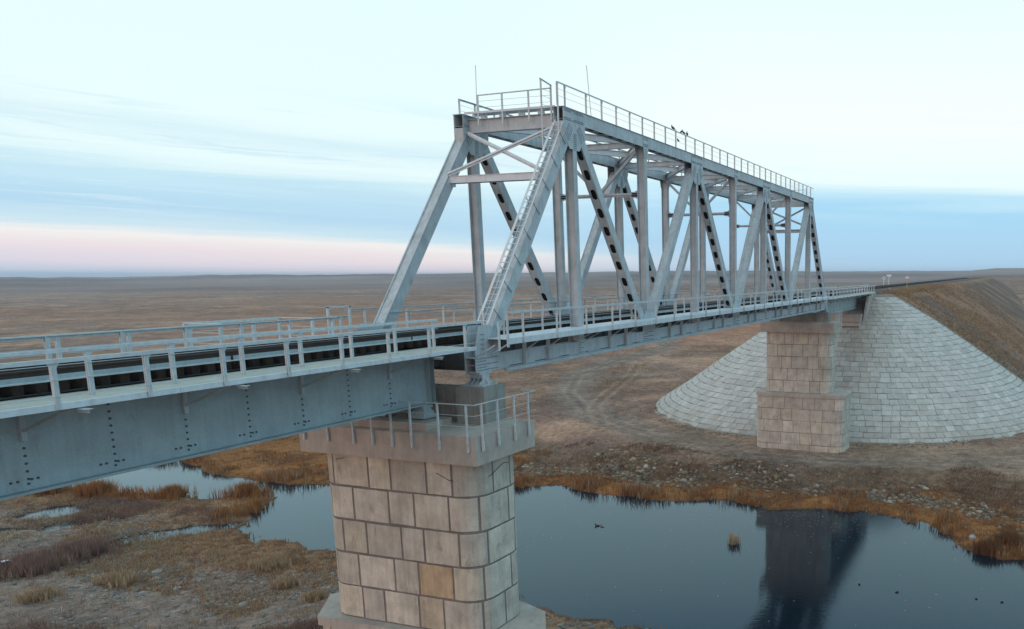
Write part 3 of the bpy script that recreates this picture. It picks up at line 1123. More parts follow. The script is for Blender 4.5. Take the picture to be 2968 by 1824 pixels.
def ladder(parent, mirror):
    def q(x, y, z):
        return (x, y, z) if not mirror else (8 * P8 - x, -y, z)
    mb = MB()
    for yy in (-3.13, -2.60):
        a = E0 + nrm * .64
        b = E1 + nrm * .64
        mb.beam(q(a.x, yy, a.z), q(b.x, yy, b.z), .016, .07, (0, 1, 0))
    n = 34
    for k in range(n):
        c = E0.lerp(E1, (k + .5) / n) + nrm * .64
        mb.tube(q(c.x, -3.13, c.z), q(c.x, -2.60, c.z), .019, 6)
    for k in range(6):
        c = E0.lerp(E1, (k + .6) / 6.0)
        a = c + nrm * .63
        b = c + nrm * .30
        for yy in (-3.11, -2.62):
            mb.beam(q(a.x, yy, a.z), q(b.x, yy, b.z), .05, .012, (0, 1, 0))
    l = obj("ladder", mb, STEEL_L, parent)
    mb = MB()
    a = E0 + nrm * .80
    b = E1 + nrm * .80
    a = a + (b - a) * .05
    mb.tube(q(a.x, -2.80, a.z), q(b.x, -2.80, b.z), .022, 8)
    mb.tube(q(a.x, -2.80, a.z), q(a.x + .02, -2.80, a.z - .7), .022, 8)
    n = 8
    for k in range(n):
        c = E0.lerp(E1, (k + .7) / n)
        d1 = c + nrm * .80
        d2 = c + nrm * .64
        mb.tube(q(d1.x, -2.80, d1.z), q(d2.x, -2.80, d2.z), .016, 5)
    obj("handrail", mb, SIGNW, l)
    mb = MB()
    for k in range(8):
        c = E0.lerp(E1, (k + .55) / 8)
        d1 = c + nrm * .63
        d2 = c + nrm * .18 + Vector((0.16, 0, -.22))
        mb = MB()
        mb.tube(q(d1.x, -3.15, d1.z), q(d2.x, -3.16, d2.z), .018, 5)
        obj("stay_bar", mb, RIVET, l)
    mb = MB()
    for (x, yy, za, zb) in ((6.62, -2.33, 9.5, 12.72), (7.50, -2.33, 10.9, 12.60), (6.80, -3.10, 9.3, 12.6)):
        mb.beam(q(x, yy, za), q(x, yy, zb), .07, .05, (1, 0, 0))
    mb.beam(q(6.55, -2.33, 12.74), q(7.55, -2.33, 12.62), .06, .05)
    for z in (11.2, 11.6, 12.0, 12.3):
        mb.tube(q(6.62, -2.33, z), q(7.5, -2.33, z), .009, 5)
    for z in (9.6, 10.1, 10.6, 11.0):
        mb.tube(q(6.62, -2.33, z), q(6.8, -3.1, z), .01, 5)
    obj("grab_rail", mb, GALV, l)


ladder(T, False)
ladder(T, True)
for (x, y, z0, z1, lean) in ((8.45, 2.62, HT + .3, 14.18, .10), (10.2, -3.02, HT + .3, 14.0, -.35)):
    mb = MB()
    mb.tube((x, y, z0), (x + lean, y, z1), .018, 5)
    obj("lightning_rod", mb, GALV, T)

# walkways beside the track in the truss
for s in (-1, 1):
    mb = MB()
    mb.box(.35, 8 * P8 - .3, min(s * 4.17, s * 2.52), max(s * 4.17, s * 2.52), 1.0, 1.035)
    a, b = sorted((s * 4.175, s * 4.19))
    mb.box(.3, 8 * P8 - .25, a, b, .80, 1.05)
    mb.box(.3, 8 * P8 - .25, min(s * 4.10, s * 4.175), max(s * 4.10, s * 4.175), .80, .815)
    wk = obj("walkway", mb, STEEL_L, T)
    mb = MB()
    for k in range(24):
        x = 1.42 + k * 2.75
        mb.box(x - .008, x + .008, min(s * 4.195, s * 4.2), max(s * 4.195, s * 4.2), .80, 1.04)
    obj("joint", mb, RIVET, wk)
    for dx in (2.95, 4.93):
        mb = MB()
        mb.box(dx - .05, dx + .05, min(s * 3.14, s * 3.30), max(s * 3.14, s * 3.30), -.30, .98)
        first = obj("walkway_support", mb, STEEL, T, loc=(dx, s * 3.2, 0))
        for i in range(1, 8):
            copy(first, (i * P8, 0, 0))
    for dx in (-.5, .5, 2.95, 4.93):
        mb = MB()
        if dx > 1:
            mb.beam((dx, s * 3.3, .34), (dx, s * 4.05, .82), .05, .05)
        else:
            mb.beam((dx, s * 3.15, .32), (dx, s * 4.1, .84), .04, .05)
        first = obj("walkway_bracket", mb, STEEL, T, loc=(dx, s * 3.6, .5))
        for i in range(1, 8):
            copy(first, (i * P8, 0, 0))
    railing(T, [1.42 + 2.75 * k for k in range(24)], s * 4.22, .82, 2.17, .0 if s < 0 else .27, 8 * P8 + .2, (1.42, 1.78), "walkway_railing", .10, .09, .018)
    railing(T, [2.45, 5.62, 7.25] + [x for i in range(1, 8) for x in (i * P8 + 1.3, i * P8 + 2.45, i * P8 + 5.62, i * P8 + 7.1)], s * 2.55, 1.03, 2.02, 1.2, 8 * P8 - 1.2,
            (1.30, 1.52, 1.76), "inner_railing", .08, .05, .016)
# gate posts at the near end
mb = MB()
mb.box(-.42, -.34, -4.26, -4.20, .62, 1.78)
obj("gate_post", mb, GALV, T)
mb = MB()
mb.box(.18, .28, -4.26, -4.20, .70, 2.15)
obj("gate_post", mb, GALV, T)

# ------------------------------------------------------------------ bearings of the truss
def bearing(x, y, ztop, zbot, label, group="truss bearings on the piers", base=.55):
    t = thing("bridge_bearing", label, "bearing", (x, y, zbot), group)
    mb = MB()
    mb.box(x - .42, x + .42, y - .33, y + .33, ztop - .10, ztop)
    mb.box(x - .26, x + .26, y - .31, y + .31, ztop - .20, ztop - .101)
    obj("upper_shoe", mb, STEEL, t)
    mb = MB()
    mb.box(x - base, x + base, y - .52, y + .52, zbot, zbot + .06)
    zt, zb = ztop - .20, zbot + .06
    for yy in (-.30, -.1, .1, .30):
        mb.prism([(x - base * .85, zb), (x + base * .85, zb), (x + .42, zb + .08), (x + .24, (zb + zt) / 2), (x + .22, zt), (x - .22, zt), (x - .24, (zb + zt) / 2), (x - .42, zb + .08)][::-1],
                 y + yy - .02, y + yy + .02)
    mb.hexa([(x - .05, y - .48, zb), (x + .05, y - .48, zb), (x + .05, y + .48, zb), (x - .05, y + .48, zb), (x - .05, y - .3, zt), (x + .05, y - .3, zt), (x + .05, y + .3, zt), (x - .05, y + .3, zt)])
    mb.box(x - .23, x + .23, y - .31, y + .31, zt - .07, zt - .001)
    obj("rocker_pedestal", mb, STEEL, t)
    return t


bearing(0.05, -2.86, -.327, -.90, "ribbed steel bearing under the near end post on the foreground pier")
bearing(0.05, 2.86, -.327, -.90, "ribbed steel bearing under the far end post on the foreground pier")
bearing(66.0, -2.86, -.327, -.80, "ribbed steel bearing under the near truss on the distant pier")
bearing(66.0, 2.86, -.327, -.80, "ribbed steel bearing under the far truss on the distant pier")

# ------------------------------------------------------------------ plate girder spans
def girder_span(x0, x1, label, ref):
    """ref: x of one stiffener column"""
    G = thing("plate_girder_span", label, "bridge", ((x0 + x1) / 2, 0, -1.6))
    for s in (-1, 1):
        mb = MB()
        mb.box(x0, x1, s * 1.0 - .012, s * 1.0 + .012, -1.57, .52)
        mb.box(x0, x1, s * 1.0 - .26, s * 1.0 + .26, -1.605, -1.571)
        mb.box(x0 + .6, x1 - .6, s * 1.0 - .24, s * 1.0 + .24, -1.640, -1.606)
        mb.box(x0, x1, s * 1.0 - .24, s * 1.0 + .24, .521, .56)
        for k in range(-1, 20):
            x = ref - 2.1 * k
            if x0 < x < x1:
                mb.box(x - .008, x + .008, min(s * .76, s * .987), max(s * .76, s * .987), -1.57, .52)
        for x in (x0 + .04, x1 - .04, x1 - .35, x0 + .35):
            mb.box(x - .01, x + .01, s * 1.0 - .22, s * 1.0 + .22, -1.57, .52)
        gm = mb
        mb = MB()
        if s < 0:
            for k in range(-1, 20):
                x = ref - 2.1 * k
                if not (x0 + .5 < x < x1 - .5):
                    continue
                for j in range(9):
                    mb.disc((x + .01, -1.012, .26 - .195 * j), .033, .022, (0, -1, 0), 8)
                if k % 2:
                    for (dx, dz) in ((-.38, .10), (-.23, .10), (.08, .10), (.22, .10), (0, 0)):
                        mb.disc((x + dx, -1.012, -1.42 + dz), .033, .022, (0, -1, 0), 8)
                else:
                    for (dx, dz) in ((-.38, .10), (-.23, .10), (.08, .10), (.22, .10), (0, 0)):
                        mb.disc((x + dx, -1.012, -1.42 + dz), .033, .022, (0, -1, 0), 8)
        obj("main_girder", gm, GIRDER, G, extra=(mb, BOLT))
    n = int((x1 - x0) / 4.2)
    for k in range(n + 1):
        x = x1 - .4 - k * 4.2
        if x < x0:
            break
        mb = MB()
        mb.beam((x, -.95, .35), (x, .95, -1.4), .1, .1)
        mb.beam((x + .12, .95, .35), (x + .12, -.95, -1.4), .1, .1)
        mb.beam((x, -.98, -1.45), (x, .98, -1.45), .1, .1)
        obj("cross_frame", mb, GIRDER, G)
    # walkway slabs and brackets
    for s in (-1, 1):
        mb = MB()
        xx = x0
        while xx < x1 - .1:
            xe = min(xx + 2.09, x1)
            mb.box(xx, xe, min(s * 1.62, s * 3.26), max(s * 1.62, s * 3.26), .70, .775)
            xx += 2.1
        obj("walkway_slab", mb, SLAB, G)
        mb = MB()
        xx = x1
        k = 0
        while xx > x0 + .3:
            xe = max(xx - 4.19, x0)
            a, b = sorted((s * 3.27, s * 3.36))
            mb.box(xe, xx, a, b, .635, .785)
            xx -= 4.2
        obj("edge_channel", mb, STEEL_L, G)
        mb = MB()
        mb.box(x0, x1, min(s * .74, s * 1.62), max(s * .74, s * 1.62), .565, .70)
        obj("edge_bearer", mb, SLEEPER, G)
        x = ref
        first = None
        while x > x0:
            mb = MB()
            mb.box(x - .05, x + .05, min(s * 1.02, s * 3.25), max(s * 1.02, s * 3.25), .60, .69)
            mb.box(x - .09, x + .09, min(s * 1.02, s * 3.62), max(s * 1.02, s * 3.62), .585, .60)
            mb.prism([(x - .008, 0), (x + .008, 0), (x + .008, 1), (x - .008, 1)], 0, .001) if False else None
            mb.box(x - .008, x + .008, min(s * 3.2, s * 3.6), max(s * 3.2, s * 3.6), .50, .585)
            mb.beam((x, s * 1.03, -.12), (x, s * 2.9, .57), .07, .07)
            mb.box(x - .06, x + .06, min(s * 1.013, s * 1.13), max(s * 1.013, s * 1.13), -.33, .58)
            if first is None:
                first = obj("walkway_bracket", mb, STEEL, G, loc=(x, s * 2, .6))
            else:
                copy(first, (x - first_x, 0, 0))
            if first_x_set(s, x):
                pass
            x -= 4.2
        px = [ref + 1.75 - 2.12 * k for k in range(30)]
        px = [p for p in px if x0 + .1 < p < x1 + .35]
        # the outer row leaves a gap for the refuge on the far side of the foreground span
        if s < 0 or x0 > 0:
            railing(G, px, s * 3.37, .66, 1.81, x0, x1 + .35, (.95, 1.34), "outer_railing", .13, .10, .02)
        else:
            railing(G, [p for p in px if p < -6.7], s * 3.37, .66, 1.93, x0, -6.55, (.95, 1.34), "outer_railing", .13, .10, .02)
            railing(G, [-2.4, -.9], s * 3.37, .66, 1.93, -2.45, -.45, (.95, 1.34), "outer_railing", .13, .10, .02)
            mb = MB()
            mb.box(-6.6, -2.4, 3.37, 5.25, .70, .76)
            b_ = obj("refuge_platform", mb, SLAB, G)
            mb = MB()
            for z in (1.94,):
                mb.box(-6.6, -2.4, 5.16, 5.26, z - .012, z)
                mb.box(-6.6, -2.4, 5.16, 5.17, z - .11, z - .013)
                mb.box(-6.64, -6.54, 3.30, 5.155, z - .03, z - .001)
                mb.box(-2.46, -2.36, 3.30, 5.155, z - .03, z - .001)
            for z in (1.2, 1.58):
                mb.tube((-6.58, 3.37, z), (-6.58, 5.2, z), .014, 5)
                mb.tube((-2.42, 3.37, z), (-2.42, 5.2, z), .014, 5)
                mb.tube((-6.58, 5.2, z), (-2.42, 5.2, z), .014, 5)
            rr = obj("refuge_railing", mb, GALV, G)
            mb = MB()
            mb.box(-6.65, -6.53, 5.10, 5.20, .7, 1.90)
            p0 = obj("post", mb, GALV, rr, loc=(-6.58, 5.15, .7))
            for (dx, dy) in ((2.9, 0), (4.16, 0), (0, -1.8), (4.16, -1.8)):
                copy(p0, (dx, dy, 0))
            mb = MB()
            for x in (-1.40, -.20):
                mb.box(x - .05, x + .05, 3.50, 3.58, .8, 2.33)
            mb.box(-1.45, -.15, 3.50, 3.58, 2.29, 2.35)
            obj("stair_hoop", mb, GALV, G)
        ix = [ref + .95 - 2.12 * k for k in range(30)]
        ix = [p for p in ix if x0 + .1 < p < x1 - 1.0]
        railing(G, ix, s * 2.50, .775, 1.96, x0, x1 - 1.25, (1.22, 1.58), "inner_railing", .13, .09, .02)
    return G


_fx = {}


def first_x_set(s, x):
    global first_x
    return False


first_x = 0


def build_span(x0, x1, label, ref):
    global first_x
    first_x = ref
    return girder_span(x0, x1, label, ref)


build_span(-34.4, -.72, "blue grey plate girder span with bolted web and concrete walkways leading to the truss", -3.15)
build_span(67.0, 100.3, "short plate girder span between the distant pier and the abutment at the embankment", 99.2)

# ------------------------------------------------------------------ railway track
TR = thing("railway_track", "single track of rusty rails on dark timber sleepers crossing the bridge", "railway track", (0, 0, 1.0))
for s in (-1, 1):
    mb = MB()
    xe = 420

    def track_y(x):
        return 0.0
    for (hw, za, zb) in ((.066, 1.13, 1.155), (.012, 1.155, 1.30), (.037, 1.30, 1.345)):
        mb.box(-36, xe, s * .795 - hw, s * .795 + hw, za, zb)
    obj("rail", mb, RAIL, TR)
    mb = MB()
    mb.box(-34, 103, s * .52 - .06, s * .52 + .06, 1.13, 1.14)
    mb.box(-34, 103, s * .52 - .006 - .054 * s, s * .52 + .006 - .054 * s, 1.14, 1.26)
    obj("guard_rail", mb, RAIL, TR)
    mb = MB()
    x = -34.0
    while x < 103:
        xe2 = min(x + 7.9, 103)
        mb.box(x, xe2, s * 1.30 - .008, s * 1.30 + .008, 1.105, 1.235)
        mb.box(x, xe2, min(s * 1.308, s * 1.42), max(s * 1.308, s * 1.42), 1.105, 1.117)
        x += 8.0
    obj("guard_angle", mb, GIRDER, TR)
mb = MB()
mb.box(-20.12, -19.88, -1.62, 1.62, .86, 1.10)
sl0 = obj("sleeper", mb, SLEEPER, TR, loc=(-20, 0, .86))
for k in range(1, 100):
    copy(sl0, (.5 * k, rnd.uniform(-.03, .03), 0))
mb = MB()
for k in range(100, 1700):
    x = -20 + .5 * k
    if x > 417:
        break
    mb.box(x - .12, x + .12, -1.62 if x < 103 else -1.35, 1.62 if x < 103 else 1.35, .86, 1.10)
for k in range(1, 28):
    mb.box(-20.12 - .5 * k, -19.88 - .5 * k, -1.62, 1.62, .86, 1.10)
kind(obj("distant_sleepers", mb, SLEEPER, TR), 'stuff')
mb = MB()
mb.hexa([(101, -2.6, .3), (420, -2.6, .3), (420, 2.6, .3), (101, 2.6, .3), (101, -1.7, 1.02), (420, -1.7, 1.02), (420, 1.7, 1.02), (101, 1.7, 1.02)])
BAL = mat("ballast", (.12, .105, .098), 1.0, .3, 6, bump=.03, fine=.3)
kind(obj("ballast", mb, BAL), 'stuff', "grey crushed stone ballast under the track on the embankment")

# ------------------------------------------------------------------ piers
def rounded(x0, x1, y0, y1, r, n=8):
    pts = []
    for (cx, cy, a0) in ((x1 - r, y0 + r, -90), (x1 - r, y1 - r, 0), (x0 + r, y1 - r, 90), (x0 + r, y0 + r, 180)):
        for k in range(n + 1):
            a = math.radians(a0 + 90 * k / n)
            pts.append((cx + r * math.cos(a), cy + r * math.sin(a)))
    return pts


def masonry(outline, z0, z1, course, seed, joint=.10, depth=.035, lens=(1.15, 1.95), accents=()):
    """stone blocks standing proud of the joints all round an outline; returns (blocks, core)"""
    R = random.Random(seed)
    core = MB()
    core.prismz(outline, z0, z1)
    mb = MB()
    n = len(outline)
    P = [Vector((a, b)) for a, b in outline]
    cum = [0.0]
    for i in range(n):
        cum.append(cum[-1] + (P[(i + 1) % n] - P[i]).length)
    total = cum[-1]

    def at(s):
        s %= total
        for i in range(n):
            if cum[i] <= s <= cum[i + 1] and cum[i + 1] > cum[i]:
                t = (s - cum[i]) / (cum[i + 1] - cum[i])
                return P[i].lerp(P[(i + 1) % n], t)
        return P[0]

    def nor(s):
        a, b = at(s - .08), at(s + .08)
        t = (b - a)
        t.normalize()
        return Vector((t.y, -t.x))
    nc = max(1, round((z1 - z0) / course))
    ch = (z1 - z0) / nc
    tones = [(.47, .43, .365), (.46, .42, .36), (.50, .46, .395), (.435, .40, .345), (.475, .425, .345), (.45, .415, .36)]
    for c in range(nc):
        za, zb = z0 + c * ch + joint / 2, z0 + (c + 1) * ch - joint / 2
        s = R.uniform(0, 1.2)
        s_end = s + total
        long = R.random() < .5
        while s < s_end - .3:
            L = R.uniform(lens[0], lens[0] + .2) if not long else R.uniform(lens[1] - .25, lens[1])
            long = not long
            if s + L > s_end - .5:
                L = s_end - s
            a, b = s + joint / 2, s + L - joint / 2
            k = max(2, int((b - a) / .16))
            base = R.choice(tones)
            v = R.uniform(.99, 1.18)
            mb.cc = tuple(q * v for q in base)
            mid = at((a + b) / 2)
            for (ax, ay, az_, col) in accents:
                if abs(mid.x - ax) < .5 and abs(mid.y - ay) < .55 and za < az_ < zb:
                    mb.cc = col
            bev = .02
            rows = []
            off = depth + R.uniform(-.008, .008)
            wob = [R.uniform(-.018, .018) for _ in range(4)]
            for (dz, o_) in ((za + wob[0], -.01), (za + wob[0], off - bev), (za + bev + wob[0], off), ((za + zb) / 2, off + .004), (zb - bev + wob[1], off), (zb + wob[1], off - bev), (zb + wob[1], -.01)):
                row = []
                for j in range(k + 1):
                    ss = a + (b - a) * j / k
                    oo = o_
                    if j in (0, k):
                        oo = min(o_, off - bev)
                    q = at(ss) + nor(ss) * (oo + R.uniform(-.006, .004))
                    row.append((q.x, q.y, dz + R.uniform(-.007, .007)))
                rows.append(row)
            vs = [p for r_ in rows for p in r_]
            m_ = k + 1
            fs = []
            for i in range(len(rows) - 1):
                for j in range(k):
                    fs.append((i * m_ + j, i * m_ + j + 1, (i + 1) * m_ + j + 1, (i + 1) * m_ + j))
            # side closures
            fs.append(tuple(i * m_ for i in range(len(rows) - 1, -1, -1)))
            fs.append(tuple(i * m_ + k for i in range(len(rows))))
            mb.add(vs, fs)
            s += L
    return mb, core


def pier(ox, sgn, dz, label, seed, zled, zbase, base_poly, ledge_poly, ped_top, accents=(), heart=False, nm="foreground"):
    """ox: truss bearing line; sgn=+1: approach girder on the -x side, -1 mirrored"""
    A = thing("bridge_pier", label, "bridge pier", (ox - sgn * .5, 0, zbase))
    X = lambda v: ox + sgn * v

    def bx(mb, xa, xb, ya, yb, za, zb):
        a, b = sorted((X(xa), X(xb)))
        mb.box(a, b, ya, yb, za, zb)
    cb, ct = -3.72 + dz, -2.56 + dz
    mb = MB()
    bx(mb, -2.6, 1.55, -4.45, 4.45, cb, ct)
    a, b = sorted((X(-2.6), X(1.55)))
    mb.hexa([(a, -4.45, ct), (b, -4.45, ct), (b, 4.45, ct), (a, 4.45, ct), (a + .5, -3.6, ct + .09), (b - .5, -3.6, ct + .09), (b - .5, 3.6, ct + .09), (a + .5, 3.6, ct + .09)])
    cap = obj("cap", mb, CONC, A)
    # rows of anchor plates and rust runs below the rail posts belong to the railing; form-work lines on the cap
    mb = MB()
    for s in (-1, 1):
        mb = MB()
        bx(mb, -.68, .78, s * 2.88 - .70, s * 2.88 + .70, ct + .03, ped_top)
        obj("bearing_pedestal", mb, PEDC, A)
    mb = MB()
    bx(mb, -.25, .5, -2.17, 2.17, ct + .04, ped_top - .12)
    obj("seat_wall", mb, PEDC, A)
    mb = MB()
    bx(mb, -2.35, -.75, -1.95, 1.95, ct + .05, ct + .36)
    obj("girder_plinth", mb, CONC, A)
    # shaft
    xa, xb = sorted((X(-2.15), X(1.10)))
    shz = zled
    blocks, core = masonry(rounded(xa, xb, -4.0, 4.0, .95), shz, cb - .001, 1.48, seed, joint=.10 if sgn > 0 else .055, accents=accents)
    obj("shaft", blocks, STONE, A, colors=True, extra=(core, MORTAR))
    # base
    mb = MB()
    mb.prismz(ledge_poly, zled - .42, zled - .001)
    obj("base_ledge", mb, CONC, A)
    blocks, core = masonry(base_poly, zbase, zled - .421, 1.5, seed + 5, joint=.07 if sgn > 0 else .05, lens=(1.3, 2.4))
    obj("base", blocks, STONE, A, colors=True, extra=(core, MORTAR))
    if heart:
        mb = MB()
        fx = min(p[0] for p in base_poly) - .05
        cy, cz = 2.15, -13.45 + 0.0
        prev = None
        for k in range(41):
            t = 2 * math.pi * k / 40
            hx = 16 * math.sin(t) ** 3 / 17
            hz = (13 * math.cos(t) - 5 * math.cos(2 * t) - 2 * math.cos(3 * t) - math.cos(4 * t)) / 17
            p = Vector((fx, cy - hx * .55, cz + hz * .55))
            if prev is not None:
                mb.tube(prev, p, .045, 5)
            prev = p
        obj("heart_relief", mb, CONC, A)
    # railing round the cap
    zr = ct + 1.28
    mb = MB()
    xo, xi = X(-2.68), X(1.62)
    yy = 4.54
    segs = [((xo, yy), (xo, -yy)), ((xo, -yy), (xi, -yy)), ((xo, yy), (xi, yy)), ((xi, -yy), (xi, -3.75)), ((xi, yy), (xi, 3.75))]
    for (p, q) in segs:
        mb.beam((p[0], p[1], zr), (q[0], q[1], zr), .06, .03)
        for z in (ct + .42, ct + .85):
            mb.tube((p[0], p[1], z), (q[0], q[1], z), .01, 5)
    r = obj("cap_railing", mb, GALV, A)
    posts = [(xo, y) for y in (4.09, 2.81, 1.45, .48, -.51, -1.48, -2.82, -4.16)] + [(X(v), s * yy) for v in (-2.24, -1.19, -.03, 1.01) for s in (-1, 1)]
    mb = MB()
    px, py = posts[0]
    mb.box(px - .035, px + .035, py - .035, py + .035, cb + .55, zr - .015)
    mb.box(px - .01, px + .05, py - .05, py + .05, cb + .58, cb + .95)
    p0 = obj("post", mb, GALV, r, loc=(px, py, cb + .55))
    for (x, y) in posts[1:]:
        copy(p0, (x - px, y - py, 0))
    return A


# foreground pier: base with pointed cutwater
hexb = [(-2.45, -3.2), (-.6, -5.75), (.9, -4.75), (1.5, -3.3), (1.5, 3.4), (.3, 5.1), (-.5, 5.55), (-2.45, 4.25)]
hexl = [(-2.62, -3.25), (-.62, -5.98), (1.1, -4.9), (1.7, -3.4), (1.7, 3.5), (.35, 5.3), (-.5, 5.75), (-2.62, 4.35)]
pier(0, 1, 0, "sandstone block pier in the foreground with concrete cap and railing", 11, -11.15, -18.6, hexb, hexl, -.90,
     accents=((-2.02, -1.35, -8.9, (.46, .345, .225)), (-2.02, -1.0, -10.2, (.46, .39, .30))))
rb = rounded(64.0, 69.0, -5.9, 5.0, 1.3)
rl = rounded(63.85, 69.15, -6.05, 5.15, 1.35)
pier(66, -1, .55, "distant stone block pier standing on the far bank before the paved cone", 23, -10.35, -17.9, rb, rl, -.80, heart=True)
t = None
mb = MB()
for pts in ([(-2.21, 2.95, -4.05), (-2.21, 2.5, -3.95)], [(-2.21, -2.2, -4.25), (-2.21, -2.8, -4.50), (-2.05, -3.5, -4.62), (-1.7, -3.88, -4.60), (-1.2, -4.07, -4.42), (-.3, -4.07, -4.10), (.1, -4.07, -4.16)]):
    for a, b in zip(pts[:-1], pts[1:]):
        mb.tube(a, b, .011, 5)
tag(obj("sagging_cable", mb, SHADE_CABLE_BLACK, loc=(-2.21, -2.2, -4.25)), "thin black cable sagging round the foreground pier below its cap", "cable")
# girder bearings
for (x, nm) in ((-1.35, "foreground"), (67.55, "distant")):
    dz = 0 if x < 0 else .55
    for s in (-1, 1):
        t = thing("girder_bearing", "squat steel bearing under the %s girder on the %s pier cap" % ("near" if s < 0 else "far", nm), "bearing", (x, s, -2.16 + dz), "bearings of the plate girders")
        mb = MB()
        mb.box(x - .3, x + .3, s - .28, s + .28, -1.76, -1.641)
        obj("upper_shoe", mb, GIRDER, t)
        mb = MB()
        mb.hexa([(x - .42, s - .4, -2.15 + dz), (x + .42, s - .4, -2.15 + dz), (x + .42, s + .4, -2.15 + dz), (x - .42, s + .4, -2.15 + dz),
                 (x - .2, s - .25, -1.761), (x + .2, s - .25, -1.761), (x + .2, s + .25, -1.761), (x - .2, s + .25, -1.761)])
        obj("lower_shoe", mb, GIRDER, t)

# ------------------------------------------------------------------ abutment
AB = thing("bridge_abutment", "concrete bridge abutment with sloping wing wall set into the paved cone", "abutment", (101, 0, -3))
mb = MB()
mb.box(98.6, 103.0, -2.6, 2.6, -4.5, -1.95)
obj("seat", mb, CONC, AB)
mb = MB()
mb.box(100.6, 104.5, -2.6, 2.6, -1.94, .82)
obj("ballast_wall", mb, PEDC, AB)
mb = MB()
for s in (-1, 1):
    mb = MB()
    mb.prism([(94.0, -3.6), (98.8, -4.2), (104, -2.5), (104, .55), (98.0, .30), (97.0, .30)], s * 2.75 - .18, s * 2.75 + .18)
    obj("wing_wall", mb, CONC, AB)
mb = MB()
for k, (a, b, c) in enumerate(((88.4, 92.5, -3.55), (88.9, 92.5, -2.95), (89.6, 92.5, -2.4))):
    mb.box(a + 4, b + 6, -2.4, 2.4, c - .55, c)
obj("stepped_block", mb, CONC, AB)


